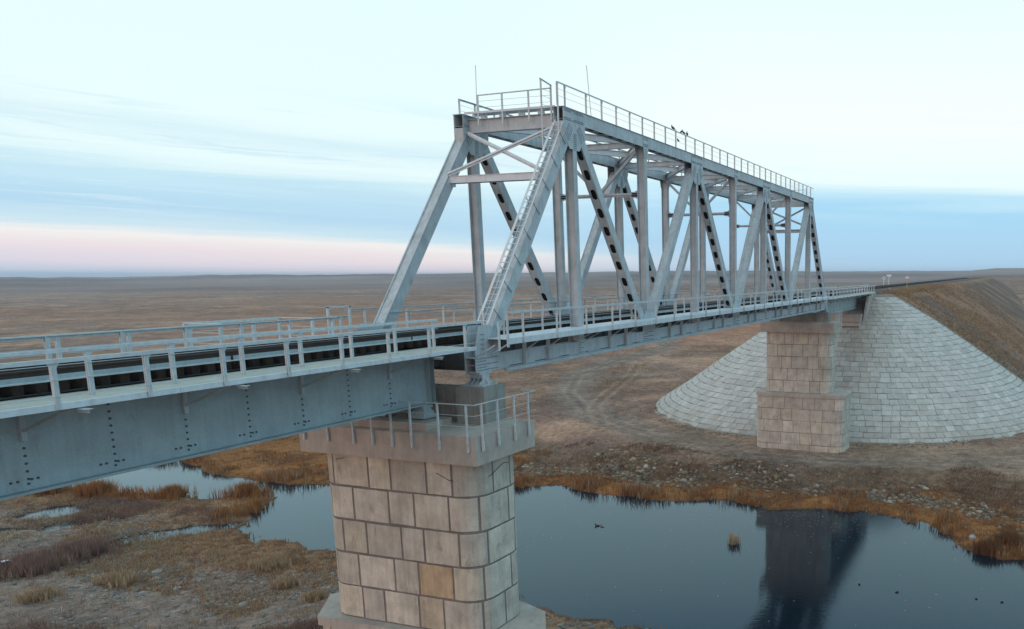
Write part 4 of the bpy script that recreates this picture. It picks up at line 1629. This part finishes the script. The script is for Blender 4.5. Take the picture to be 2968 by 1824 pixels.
# ------------------------------------------------------------------ stone paving of the cone
def build_paving():
    R = random.Random(5)
    mb = MB()
    core = MB()

    def pt(th, s, lift):
        """th: -pi/2..pi/2 around the nose (0 points to -x), s: slope parameter"""
        k = s / 28.5
        if abs(th) >= math.pi / 2 - 1e-9:
            pass
        dx = math.cos(th) * 33.0 * k
        yy = math.sin(th) * 28.5 * k
        return dx, yy

    # path around: far side wing (x>EMB_X none) ; two quarter ellipses joined by a straight front of 8 m
    def P(u, s, lift):
        """u in 0..1 along the contour from the near side to the far side"""
        k = s / 28.5
        a_len = math.pi / 2 * 30.5 * k
        st = 8.0
        tot = 2 * a_len + st
        q = u * tot
        if q < a_len:
            th = q / a_len * math.pi / 2
            x = EMB_X - 33 * k * math.sin(th)
            y = -4 - 28.5 * k * math.cos(th)
        elif q < a_len + st:
            x = EMB_X - 33 * k
            y = -4 + (q - a_len)
        else:
            th = (q - a_len - st) / a_len * math.pi / 2
            x = EMB_X - 33 * k * math.cos(th)
            y = 4 + 28.5 * k * math.sin(th)
        z = 0.45 - float(np.interp(s, S_TAB, D_TAB))
        return (x, y, z + lift), tot
    tones = [(.49, .475, .44), (.475, .46, .43), (.51, .495, .46), (.445, .435, .405), (.49, .46, .42), (.47, .455, .42)]
    s = 2.0
    s_list = []
    while s < 28.2:
        step = .86
        s_list.append((s, min(s + step, 28.5)))
        s += step
    for (sa, sb) in s_list:
        _, tot = P(0, (sa + sb) / 2, 0)
        j = .05
        q = R.uniform(-.8, 0)
        ph = R.uniform(0, 6.28)
        dark = R.random()
        while q < tot:
            L = R.uniform(.95, 1.55)
            q0, q1 = max(q, 0) + .028, min(q + L, tot) - .028
            q += L
            if q1 - q0 < .15:
                continue
            x_mid = P(((q0 + q1) / 2) / tot, (sa + sb) / 2, 0)[0][0]
            n = max(1, int((q1 - q0) / .6))
            base = R.choice(tones)
            v = R.uniform(.92, 1.08)
            if R.random() < .0005:
                base = (.40, .27, .19)
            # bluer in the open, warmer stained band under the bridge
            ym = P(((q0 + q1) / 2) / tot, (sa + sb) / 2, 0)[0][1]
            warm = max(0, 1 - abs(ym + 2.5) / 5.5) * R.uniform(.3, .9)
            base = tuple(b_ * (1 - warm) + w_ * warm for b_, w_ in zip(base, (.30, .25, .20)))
            dirt = max(0.0, min(1.0, (sa - 24.5) / 4.0)) * R.uniform(.1, .7)
            base = tuple(b_ * (1 - dirt) + w_ * dirt for b_, w_ in zip(base, (.27, .23, .18)))
            mb.cc = tuple(b_ * v for b_ in base)
            lift = .035 + R.uniform(-.03, .025)
            wv = lambda qq: .03 * math.sin(qq * 1.7 + ph) + .02 * math.sin(qq * 4.1 + ph * 2)
            rows = []
            tj = R.uniform(-.05, .05)
            for (ss, lf) in ((sa + j, -.06), (sa + j, lift - .02), (sa + j + .03, lift), (sb - j - .03, lift), (sb - j, lift - .02), (sb - j, -.06)):
                row = []
                for i in range(n + 1):
                    qq = q0 + (q1 - q0) * i / n + tj * (ss - sa)
                    row.append(P(min(max(qq / tot, 0), 1), max(ss + wv(qq), .3), lf)[0])
                rows.append(row)
            vs = [p for r_ in rows for p in r_]
            m_ = n + 1
            fs = [(i * m_ + jx, i * m_ + jx + 1, (i + 1) * m_ + jx + 1, (i + 1) * m_ + jx) for i in range(len(rows) - 1) for jx in range(n)]
            fs.append(tuple(i * m_ for i in range(len(rows) - 1, -1, -1)))
            fs.append(tuple(i * m_ + n for i in range(len(rows))))
            fs = [tuple(reversed(f)) for f in fs]
            mb.add(vs, fs)
    # bedding mortar sheet
    nu = 90
    ss = np.concatenate([np.linspace(.6, 28.5, 60)])
    vs = []
    for s_ in ss:
        for k in range(nu + 1):
            vs.append(P(k / nu, float(s_), -.035)[0])
    fs = []
    for i in range(len(ss) - 1):
        for k in range(nu):
            a = i * (nu + 1) + k
            fs.append((a, a + nu + 1, a + nu + 2, a + 1))
    core.add(vs, fs)
    Tn = thing("paved_cone", "stone paved quarter cone slope wrapping the end of the railway embankment", "retaining slope", (95, 0, -17.2))
    obj("stone_paving", mb, PAVE, Tn, colors=True, extra=(core, mat("bed_mortar", (.21, .19, .17), 1, .2, 3)))
    # concrete kerb along the two upper edges and round the foot
    kb = MB()
    for s_ in (-1, 1):
        pts = [(P(0 if s_ < 0 else 1, float(q), .05)[0]) for q in np.linspace(.8, 28.6, 40)]
        for a, b in zip(pts[:-1], pts[1:]):
            kb.beam((a[0] + .1, a[1], a[2] - .05), (b[0] + .1, b[1], b[2] - .05), .35, .28)
    pts = [(P(float(u), 28.75, .02)[0]) for u in np.linspace(0, 1, 110)]
    for a, b in zip(pts[:-1], pts[1:]):
        kb.beam((a[0], a[1], a[2]), (b[0], b[1], b[2]), .45, .5)
    obj("kerb", kb, mat("kerb_concrete", (.30, .29, .24), 1, .2, 2, 0, (.2, .18, .12), .5), Tn)


build_paving()


# ------------------------------------------------------------------ vegetation and stones
def mesh_np(name, V, F, m, smooth=False, col=None):
    me = bpy.data.meshes.new(name)
    me.vertices.add(len(V))
    me.vertices.foreach_set('co', V.astype(np.float32).ravel())
    k = F.shape[1]
    me.loops.add(F.size)
    me.loops.foreach_set('vertex_index', F.astype(np.int32).ravel())
    me.polygons.add(len(F))
    me.polygons.foreach_set('loop_start', (np.arange(len(F)) * k).astype(np.int32))
    if col is not None:
        at = me.color_attributes.new("Col", 'FLOAT_COLOR', 'POINT')
        at.data.foreach_set('color', np.hstack([col, np.ones((len(col), 1))]).astype(np.float32).ravel())
    me.update(calc_edges=True)
    me.materials.append(m)
    return me


def leafmat(name):
    m = bpy.data.materials.new(name)
    m.use_nodes = True
    t = NT(m.node_tree)
    a = t.n('ShaderNodeAttribute', attribute_name='Col').outputs['Color']
    d_ = t.n('ShaderNodeBsdfDiffuse')
    t.l(a, d_.inputs[0])
    tr = t.n('ShaderNodeBsdfTranslucent')
    t.l(a, tr.inputs[0])
    mxx = t.n('ShaderNodeMixShader')
    mxx.inputs[0].default_value = .3
    t.l(d_.outputs[0], mxx.inputs[1])
    t.l(tr.outputs[0], mxx.inputs[2])
    o = t.n('ShaderNodeOutputMaterial')
    t.l(mxx.outputs[0], o.inputs[0])
    return m


GRASS = leafmat("dry_grass_blades")
rng = np.random.default_rng(3)


def blades(px, py, pz, hgt, spread, nper, tones, width, lean=.5, seedv=0, tonevar=.25):
    """nper blades around each point; returns V,F,col"""
    n = len(px)
    N = n * nper
    bx = np.repeat(px, nper) + rng.normal(0, 1, N) * np.repeat(spread, nper)
    by = np.repeat(py, nper) + rng.normal(0, 1, N) * np.repeat(spread, nper)
    bz = np.repeat(pz, nper) - .03
    h = np.repeat(hgt, nper) * rng.uniform(.5, 1.15, N)
    a = rng.uniform(0, 2 * np.pi, N)
    ln = rng.uniform(0, lean, N) * h
    la = rng.uniform(0, 2 * np.pi, N)
    w_ = width * rng.uniform(.6, 1.4, N)
    base = np.stack([bx, by, bz], 1)
    d1 = np.stack([np.cos(a) * w_, np.sin(a) * w_, np.zeros(N)], 1)
    mid = base + np.stack([np.cos(la) * ln * .35, np.sin(la) * ln * .35, h * .6], 1)
    tip = base + np.stack([np.cos(la) * ln, np.sin(la) * ln, h], 1)
    V = np.stack([base - d1, base + d1, mid + d1 * .8, mid - d1 * .8, tip], 1).reshape(-1, 3)
    i = np.arange(N)[:, None] * 5
    F = np.concatenate([np.hstack([i, i + 1, i + 2]), np.hstack([i, i + 2, i + 3]), np.hstack([i + 3, i + 2, i + 4])], 0)
    tn = np.array(tones)[np.repeat(rng.integers(0, len(tones), n), nper)]
    v = rng.uniform(1 - tonevar, 1 + tonevar, N)[:, None]
    c = np.repeat(tn * v, 5, axis=0)
    return V, F, c


def scatter(n, x0, x1, y0, y1, cond):
    x = rng.uniform(x0, x1, n)
    y = rng.uniform(y0, y1, n)
    H, sd, fs, rd, ie, r, azm = height(x, y, True)
    keep = cond(x, y, H, sd, fs, rd, ie) > rng.uniform(0, 1, n)
    return x[keep], y[keep], H[keep], sd[keep]


def stuff(name, label, packs, m):
    Vs, Fs, Cs, o = [], [], [], 0
    for V, F, c in packs:
        Vs.append(V)
        Fs.append(F + o)
        Cs.append(c)
        o += len(V)
    me = mesh_np(name, np.vstack(Vs), np.vstack(Fs), m, col=np.vstack(Cs))
    ob = bpy.data.objects.new(name, me)
    COL.objects.link(ob)
    if label:
        kind(ob, 'stuff', label)
    return ob


ORANGE = [(.36, .165, .065), (.30, .135, .055), (.40, .20, .085), (.27, .11, .05)]
TAN = [(.46, .325, .20), (.41, .285, .175), (.52, .38, .25), (.36, .24, .145)]
PURP = [(.25, .15, .125), (.29, .175, .14), (.21, .125, .11), (.33, .23, .17)]
BROWN = [(.29, .175, .11), (.33, .205, .13), (.24, .145, .095)]

# reeds on the far bank
flatf = lambda y: 5.5 + 3.5 * sstep(y, -6, -22) + 16 * sstep(y, 20, 42)
x, y, h, sd = scatter(60000, 34, 72, -48, 95, lambda x, y, H, sd, fs, rd, ie: fs * (sd > -.1) * (sd < flatf(y) * (.75 + .6 * fbm(x, y, 5, 3, 91))) * (.10 + 1.1 * sstep(fbm(x, y, 2.5, 3, 92), .38, .58)) * (H > WZ - .02))
edge = sstep(sd, 3.0, .5)
p1 = blades(x, y, h, (.28 + .50 * edge) * (.35 + 1.3 * sstep(fbm(x, y, 4.5, 3, 191), .3, .7)) * rng.uniform(.6, 1.35, len(x)), np.full(len(x), .16), 7, ORANGE + BROWN + TAN[:2] + ORANGE[:2], .022)
# orange margin on the near bank and the reed ridge at the water
x, y, h, sd = scatter(26000, 2, 40, -20, 82, lambda x, y, H, sd, fs, rd, ie: (~fs) * (sd > -.25) * (sd < 1.3 + 1.2 * (y > 40)) * np.where(y > 43, .9, np.where(y < 8, .45, .25)) * sstep(fbm(x, y, 3.5, 3, 93), .36, .5))
p2 = blades(x, y, h, np.where(y > 43, 1.15, .35) * rng.uniform(.6, 1.2, len(x)), np.full(len(x), .2), 8, ORANGE, .020)
x, y, h, sd = scatter(36000, -2, 38, 22, 80, lambda x, y, H, sd, fs, rd, ie: (~fs) * (sd > .5) * (sd < 13) * (H > WZ + .05) * (.35 + .65 * sstep(fbm(x, y, 3.2, 3, 94), .36, .55)))
p3 = blades(x, y, h, .24 * rng.uniform(.5, 1.4, len(x)), np.full(len(x), .16), 7, TAN + ORANGE[:3] + BROWN, .018, 1.0)
stuff("reeds", "orange brown reeds and sedge along the river margins", [p1, p2, p3], GRASS)
# dry tufts on the stony bank in front
x, y, h, sd = scatter(26000, -12, 26, -14, 62, lambda x, y, H, sd, fs, rd, ie: (~fs) * (sd > 3) * (.06 + .7 * sstep(fbm(x, y, 4.5, 3, 95), .52, .66)))
p4 = blades(x, y, h, .34 * rng.uniform(.5, 1.3, len(x)), np.full(len(x), .17), 9, TAN, .016, .8)
# purple brown weeds
x, y, h, sd = scatter(40000, -12, 26, 5, 66, lambda x, y, H, sd, fs, rd, ie: (~fs) * (sd > 1.5) * (.02 + 1.0 * sstep(fbm(x, y, 14, 5, 1) + .34 * np.exp(-(((x - 10) / 6.5) ** 2 + ((y - 45) / 5.5) ** 2)), .56, .64)))
p5 = blades(x, y, h, .5 * rng.uniform(.5, 1.3, len(x)), np.full(len(x), .2), 8, PURP, .014, .9)
# low growth on the far bank, the plain and the embankment
x, y, h, sd = scatter(52000, 44, 190, -60, 130, lambda x, y, H, sd, fs, rd, ie: fs * (~ie) * (sd > 4.5) * (rd > 3.2) * ~((x < 80) & (y < 30) & (y > -36) & (sd > 11)) * (.05 + .75 * sstep(fbm(x, y, 7, 4, 96), .5, .66)))
p6 = blades(x, y, h, .32 * rng.uniform(.5, 1.3, len(x)), np.full(len(x), .3), 5, TAN + BROWN + PURP[:2], .03, .9)
x, y, h, sd = scatter(75000, 104, 300, -36, 6, lambda x, y, H, sd, fs, rd, ie: ie * (np.abs(y) > 3.3) * sstep(x, 330, 110) * (.10 + .9 * sstep(fbm(x, y, 6, 4, 97), .42, .60)))
p7 = blades(x, y, h, .34 * rng.uniform(.5, 1.3, len(x)), np.full(len(x), .3), 5, TAN + BROWN + PURP[3:], .035, .9)
x, y, h, sd = scatter(3000, 106, 200, -6, -3.2, lambda x, y, H, sd, fs, rd, ie: ie * 1.0)
p8 = blades(x, y, h, .55 * rng.uniform(.6, 1.3, len(x)), np.full(len(x), .2), 6, [(.40, .28, .17), (.34, .23, .14), (.28, .18, .11)], .03, .8)
x, y, h, sd = scatter(26000, 42, 70, -50, 40, lambda x, y, H, sd, fs, rd, ie: fs * (~ie) * (sd > 4) * (sd < 17) * (rd > 3) * (.08 + .9 * sstep(fbm(x, y, 3.5, 4, 196) + .12 * sstep(y, -10, -25), .50, .64)))
p9 = blades(x, y, h, .30 * rng.uniform(.5, 1.5, len(x)), np.full(len(x), .22), 7, [(.24, .14, .09), (.19, .11, .08), (.30, .19, .12), (.16, .11, .085)], .02, .9)
stuff("dry_grass", "dry yellow and brown grass and weeds on the banks and slopes", [p4, p5, p6, p7, p8, p9], GRASS)


def stones(n, x0, x1, y0, y1, cond, smin, smax, tones, flatten=.7, power=2.2):
    x, y, h, sd = scatter(n, x0, x1, y0, y1, cond)
    n = len(x)
    s = smin + (smax - smin) * rng.uniform(0, 1, n) ** power
    ico = np.array([(0, 0, 1), (.85, 0, .45), (.26, .81, .45), (-.69, .5, .45), (-.69, -.5, .45), (.26, -.81, .45), (.69, .5, -.35), (-.26, .81, -.35), (-.85, 0, -.35), (-.26, -.81, -.35), (.69, -.5, -.35)])
    tri = np.array([(0, 1, 2), (0, 2, 3), (0, 3, 4), (0, 4, 5), (0, 5, 1), (1, 6, 2), (2, 6, 7), (2, 7, 3), (3, 7, 8), (3, 8, 4), (4, 8, 9), (4, 9, 5), (5, 9, 10), (5, 10, 1), (1, 10, 6)])
    V = ico[None] * rng.uniform(.7, 1.3, (n, 11, 1)) * s[:, None, None]
    V = V * np.stack([rng.uniform(.8, 1.5, n), rng.uniform(.7, 1.1, n), flatten * rng.uniform(.6, 1.2, n)], 1)[:, None, :]
    a = rng.uniform(0, 2 * np.pi, n)
    ca, sa = np.cos(a)[:, None], np.sin(a)[:, None]
    VX = V[:, :, 0] * ca - V[:, :, 1] * sa + x[:, None]
    VY = V[:, :, 0] * sa + V[:, :, 1] * ca + y[:, None]
    VZ = V[:, :, 2] + h[:, None] + s[:, None] * .1
    V = np.stack([VX, VY, VZ], 2).reshape(-1, 3)
    F = (tri[None] + np.arange(n)[:, None, None] * 11).reshape(-1, 3)
    tn = np.array(tones)[rng.integers(0, len(tones), n)] * rng.uniform(.75, 1.25, n)[:, None]
    return V, F, np.repeat(tn, 11, axis=0)


SM = mat("bank_stone", (.2, .2, .2), 1.0, .15, 6, attr="Col")
ST1 = [(.20, .155, .11), (.16, .13, .095), (.24, .19, .135), (.34, .29, .22), (.12, .095, .075), (.22, .155, .09), (.17, .13, .10)]
ST2 = [(.22, .20, .18), (.18, .165, .15), (.27, .25, .225), (.20, .17, .14)]
s1 = stones(46000, 42, 66, -48, 40, lambda x, y, H, sd, fs, rd, ie: fs * (sd > 3.8) * (sd < 12.5) * sstep(sd, 12.5, 7) * (.08 + .75 * sstep(fbm(x, y, 3, 3, 98), .40, .62)), .05, .34, ST1, power=2.6)
s1b = stones(16000, 44, 66, -48, 40, lambda x, y, H, sd, fs, rd, ie: fs * (sd > 9) * (sd < 18) * .5 * sstep(fbm(x, y, 3, 3, 198), .45, .62), .03, .12, ST1)
s2 = stones(30000, -12, 24, -20, 60, lambda x, y, H, sd, fs, rd, ie: (~fs) * (sd > .4) * (.15 + .85 * sstep(fbm(x, y, 5, 3, 99), .45, .62)) * np.where((y > 30) & (sd < 7), .25, 1), .03, .22, ST2, .45)
s3 = stones(9000, 103, 150, -36, -4, lambda x, y, H, sd, fs, rd, ie: ie * (H < -1.5) * sstep(x, 128, 106) * .8, .06, .28, ST1)
s4 = stones(4000, 66, 76, -24, 26, lambda x, y, H, sd, fs, rd, ie: fs * (sd > 14) * .0 + (~ie) * (emb(x, y) > -18.3) * .7, .04, .18, ST1)
stuff("bank_stones", "grey and tan rubble stones strewn over the river banks", [s1, s1b, s2, s3, s4], SM)
# foam specks on the water by the distant bank
x = np.concatenate([rng.uniform(30, 45, 900), rng.uniform(18, 44, 500)])
y = np.concatenate([rng.uniform(-12, 4, 900), rng.uniform(-24, 20, 500)])
_, sdw, _, _, _, _, _ = height(x, y, True)
k = (sdw < -.6) & ((np.arange(len(x)) > 900) * (rng.uniform(0, 1, len(x)) < .12) | (rng.uniform(0, 1, len(x)) < .55 * sstep(x, 34, 43)))
x, y = x[k], y[k]
n = len(x)
s = rng.uniform(.012, .04, n)
an = np.arange(6) * np.pi / 3
V = np.stack([x[:, None] + np.cos(an) * s[:, None] * rng.uniform(.6, 1.3, (n, 6)), y[:, None] + np.sin(an) * s[:, None] * rng.uniform(.8, 2.2, (n, 6)), np.full((n, 6), WZ + .004)], 2).reshape(-1, 3)
F = (np.array([(0, 1, 2), (0, 2, 3), (0, 3, 4), (0, 4, 5)])[None] + np.arange(n)[:, None, None] * 6).reshape(-1, 3)
stuff("foam_specks", "pale foam specks floating on the river", [(V, F, np.tile((.5, .5, .5), (n * 6, 1)))], SM)


# ------------------------------------------------------------------ single plants, rocks, birds, signs
def clump(x, y, r, hgt, n, tones, label, group, name="reed_clump", cat="reeds", base=None):
    V, F, c = blades(np.array([x] * n) + rng.normal(0, r * .4, n), np.array([y] * n) + rng.normal(0, r * .4, n), np.full(n, float(height(np.array([x]), np.array([y]))[0]) if base is None else base),
                     np.full(n, hgt), np.full(n, .06), 8, tones, .018, .55)
    ob = stuff(name, None, [(V - np.array([x, y, 0]), F, c)], GRASS)
    ob.location = (x, y, 0)
    tag(ob, label, cat, group)
    return ob


clump(33.9, -2.7, .75, .95, 26, TAN[:3], "small yellow reed tuft standing alone in the open water", None, "reed_tuft", "reeds", WZ - .02)
clump(31.6, 49.8, 1.5, 1.35, 190, ORANGE, "round orange reed clump at the tip of the spit", "orange reed clumps on the spit")
clump(28.6, 56.5, 1.4, 1.25, 170, ORANGE, "bushy orange reed clump in the middle of the spit", "orange reed clumps on the spit")
clump(26.6, 64.5, 1.5, 1.5, 190, ORANGE, "tall orange reed clump at the water just below the girder", "orange reed clumps on the spit")
clump(25.2, 69.8, 1.4, 1.4, 150, ORANGE, "orange reed clump nearest the left, partly under the girder", "orange reed clumps on the spit")
clump(38.3, -22.9, 1.2, 1.1, 190, [(.20, .10, .055), (.24, .125, .06), (.16, .085, .05)], "reddish bush overhanging the water at the right bank", "bushes on the right bank", "shore_bush", "bush")
clump(40.3, -24.6, 1.3, 1.1, 190, [(.20, .10, .055), (.22, .13, .06)], "russet bush on the right bank at the picture's edge", "bushes on the right bank", "shore_bush", "bush")
clump(16.2, 29.3, 1.5, .75, 200, TAN, "widest yellow grass clump close to the foreground pier's left side", "yellow grass clumps", "grass_clump", "grass")
clump(9.6, 36.6, 1.4, .8, 170, TAN, "broad yellow grass clump in the middle of the stony bank", "yellow grass clumps", "grass_clump", "grass")
clump(5.2, 37.4, 1.2, .7, 130, TAN, "yellow grass clump below the dark thicket near the left edge", "yellow grass clumps", "grass_clump", "grass")
clump(13.4, 24.6, 1.0, .65, 110, TAN, "yellow grass clump just left of the foreground pier shaft", "yellow grass clumps", "grass_clump", "grass")
clump(11.6, 20.0, .8, .7, 90, TAN, "small yellow grass clump beside the foreground pier's footing", "yellow grass clumps", "grass_clump", "grass")
clump(12.6, 45.6, 2.6, 1.0, 420, PURP, "purple brown thicket above the puddles, right half of the dark bushes", "dark thickets", "thicket", "bush")
clump(8.6, 44.6, 2.8, 1.1, 480, PURP, "purple brown thicket at the left picture edge by the white litter", "dark thickets", "thicket", "bush")


def rock(x, y, s, label, seed):
    R = random.Random(seed)
    z = float(height(np.array([x]), np.array([y]))[0])
    mb = MB()
    nu, nv = 9, 6
    vs, fs = [], []
    for j in range(nv + 1):
        ph = math.pi * j / nv
        for i in range(nu):
            th = 2 * math.pi * i / nu
            k = R.uniform(.78, 1.15)
            vs.append((x + s * 1.3 * k * math.sin(ph) * math.cos(th), y + s * k * math.sin(ph) * math.sin(th), z + s * .15 + s * .6 * k * math.cos(ph)))
    for j in range(nv):
        for i in range(nu):
            fs.append((j * nu + i, (j + 1) * nu + i, (j + 1) * nu + (i + 1) % nu, j * nu + (i + 1) % nu))
    mb.add(vs, fs)
    o = obj("rock", mb, ROCK, loc=(x, y, z))
    tag(o, label, "rock", "larger rocks on the banks")


rock(40.9, -18.4 - 3.2, .38, "pale rock at the water edge by the right hand bushes", 1)
rock(49.5, -13.4, .34, "pale rock among reeds on the far bank right of the pier reflection", 2)
rock(50.5, 8.8, .36, "pale rock at the foot of the rubble slope left of the distant pier", 3)
rock(12.2, 36.0, .33, "flat pale rock on the stony bank below the thicket", 4)
rock(9.6, 24.2, .28, "pale slab of rock nearest the foreground pier on the left bank", 5)
rock(10.2, 31.2, .22, "small pale rock among the yellow grass clumps", 6)


def bird(x, y, z, az_, label, s=1.0, m=None, swim=False):
    t = MB()
    r = Matrix.Rotation(az_, 3, 'Z')
    pitch = r @ Matrix.Rotation(0 if swim else -.55, 3, 'Y')
    O = Vector((x, y, z))
    b = O + Vector((0, 0, .02 if swim else .13 * s))
    t.ell(b, (.17 * s, .085 * s, .085 * s), pitch, 10, 7)
    hd = b + pitch @ Vector((.15 * s, 0, .05 * s)) + Vector((0, 0, .07 * s if swim else .03))
    t.tube(b + pitch @ Vector((.10 * s, 0, .02)), hd, .035 * s, 7)
    t.ell(hd, (.055 * s, .042 * s, .045 * s), r, 8, 6)
    tp = hd + r @ Vector((.10 * s, 0, -.01))
    t.add([hd + r @ Vector((.045 * s, .015, 0)), hd + r @ Vector((.045 * s, -.015, 0)), hd + Vector((0, 0, .02)), tp], [(0, 1, 3), (1, 2, 3), (2, 0, 3)])
    ta = b + pitch @ Vector((-.14 * s, 0, 0))
    tb = b + pitch @ Vector((-.30 * s, 0, .01))
    t.beam(ta, tb, .07 * s, .02 * s)
    if not swim:
        for q in (-1, 1):
            t.tube(O + r @ Vector((0, q * .02, 0)), b + Vector((0, 0, -.05)), .006, 4)
    o = obj("bird", t, m or FEATHER, smooth=True, loc=(x, y, z))
    tag(o, label, "bird", "birds floating on the river" if swim else "birds perched on the top railing")


bird(20.7, -3.1, 12.60, 2.4, "dark bird perched on the top railing, leftmost of the row", .85)
bird(22.05, -3.1, 12.60, -.5, "dark bird second from the left on the top railing", .7)
bird(22.5, -3.1, 12.60, 2.0, "dark bird in the middle of the close group on the top railing", .7)
bird(23.05, -3.1, 12.60, .6, "dark bird at the right end of the group on the top railing", .85)
bird(21.42, -3.13, 11.98, 1.0, "small dark bird sitting on a wire below the handrail", .7)
bird(34.34, 10.6, WZ, 1.9, "black duck floating on open water, the left of two", 1.3, FEATHER, True)
bird(34.36, 10.15, WZ, 1.0, "grey duck floating on open water, the right of two", 1.2, GREYF, True)


def debris(x, y, s, label, seed):
    R = random.Random(seed)
    mb = MB()
    for k in range(4):
        a = R.uniform(0, 6.28)
        mb.tube((x - s * math.cos(a), y - s * math.sin(a), WZ + .01), (x + s * math.cos(a), y + s * math.sin(a), WZ + .03 + .05 * R.random()), .022, 6)
    mb.ell((x, y, WZ + .02), (s * .7, s * .5, .06))
    o = obj("driftwood", mb, SLEEPER, loc=(x, y, WZ))
    tag(o, label, "driftwood", "debris in the river")


debris(28.05, -14.3, .08, "dark driftwood lump just right of the pier's reflection", 1)
debris(27.43, -17.1, .13, "largest dark driftwood tangle right of the pier's reflection", 2)
debris(28.04, -22.5, .08, "thin driftwood stick in the water near the right edge", 3)
debris(28.0, -24.2, .11, "black driftwood lump in the water at the right edge", 4)

# crumpled sheet of paper
mb = MB()
zx = float(height(np.array([7.9]), np.array([45.6]))[0]) + .75
vs = [(7.7 + .17 * i, 45.5 + .13 * j, zx + .07 * rnd.uniform(-1, 1)) for j in range(4) for i in range(4)]
vs += [(p[0], p[1], p[2] - .012) for p in vs]
fs = [(j * 4 + i, j * 4 + i + 1, j * 4 + i + 5, j * 4 + i + 4) for j in range(3) for i in range(3)]
fs += [tuple(q + 16 for q in reversed(f)) for f in fs]
mb.add(vs, fs)
tag(obj("paper_litter", mb, PAPER, loc=(7.9, 45.6, zx)), "crumpled white sheet of litter lying in the dark thicket", "litter")


def sign(x, y, zb, zt, label, kind_):
    t = thing("track_sign", label, "railway sign", (x, y, zb), "signs beside the railway track")
    mb = MB()
    mb.tube((x, y, zb), (x, y, zt), .06, 8)
    obj("pole", mb, YELLOW if kind_ == 'y' else SIGNW, t)
    mb = MB()
    if kind_ == 'd':
        mb.tube((x - .03, y, zt), (x + .03, y, zt), .36, 16)
    elif kind_ == 'b':
        mb.box(x - .03, x + .03, y - .55, y + .55, zt - .15, zt + .25)
    else:
        mb.box(x - .03, x + .03, y - .32, y + .32, zt - .22, zt + .12)
    obj("sign_plate", mb, SIGNW, t)
    if kind_ == 'd':
        mb = MB()
        mb.tube((x - .045, y, zt), (x - .031, y, zt), .27, 16)
        obj("sign_face", mb, GIRDER, t)


sign(162, 4.6, .3, 2.6, "round grey faced sign on a thin post beyond the walkway end", 'd')
sign(168, 4.3, .3, 3.1, "white rectangular sign beside the round one beyond the walkway end", 'b')
sign(133, -4.2, .2, 2.9, "small white plate on a yellow post at the embankment crest", 'y')
t = thing("marker_post", "short white concrete marker post beside the track at the walkway end", "marker post", (117.3, -3.1, .3))
mb = MB()
mb.box(117.2, 117.4, -3.2, -3.0, .3, 1.0)
obj("post", mb, SIGNW, t)
mb = MB()
mb.box(117.18, 117.42, -3.22, -2.98, 1.001, 1.18)
obj("head", mb, GIRDER, t)

# ------------------------------------------------------------------ haze
HAZE = True
if HAZE:
    mb = MB()
    mb.box(-8000, 8000, -8000, 8000, -90, 24)
    me_o = obj("haze", mb, STEEL)
    hm = bpy.data.materials.new("haze")
    hm.use_nodes = True
    t = NT(hm.node_tree)
    pv = t.n('ShaderNodeVolumePrincipled')
    pv.inputs['Color'].default_value = (.80, .88, 1.0, 1)
    pv.inputs['Density'].default_value = .00014
    o = t.n('ShaderNodeOutputMaterial')
    t.l(pv.outputs[0], o.inputs['Volume'])
    me_o.data.materials.clear()
    me_o.data.materials.append(hm)
    kind(me_o, 'stuff', "thin blue haze over the steppe")
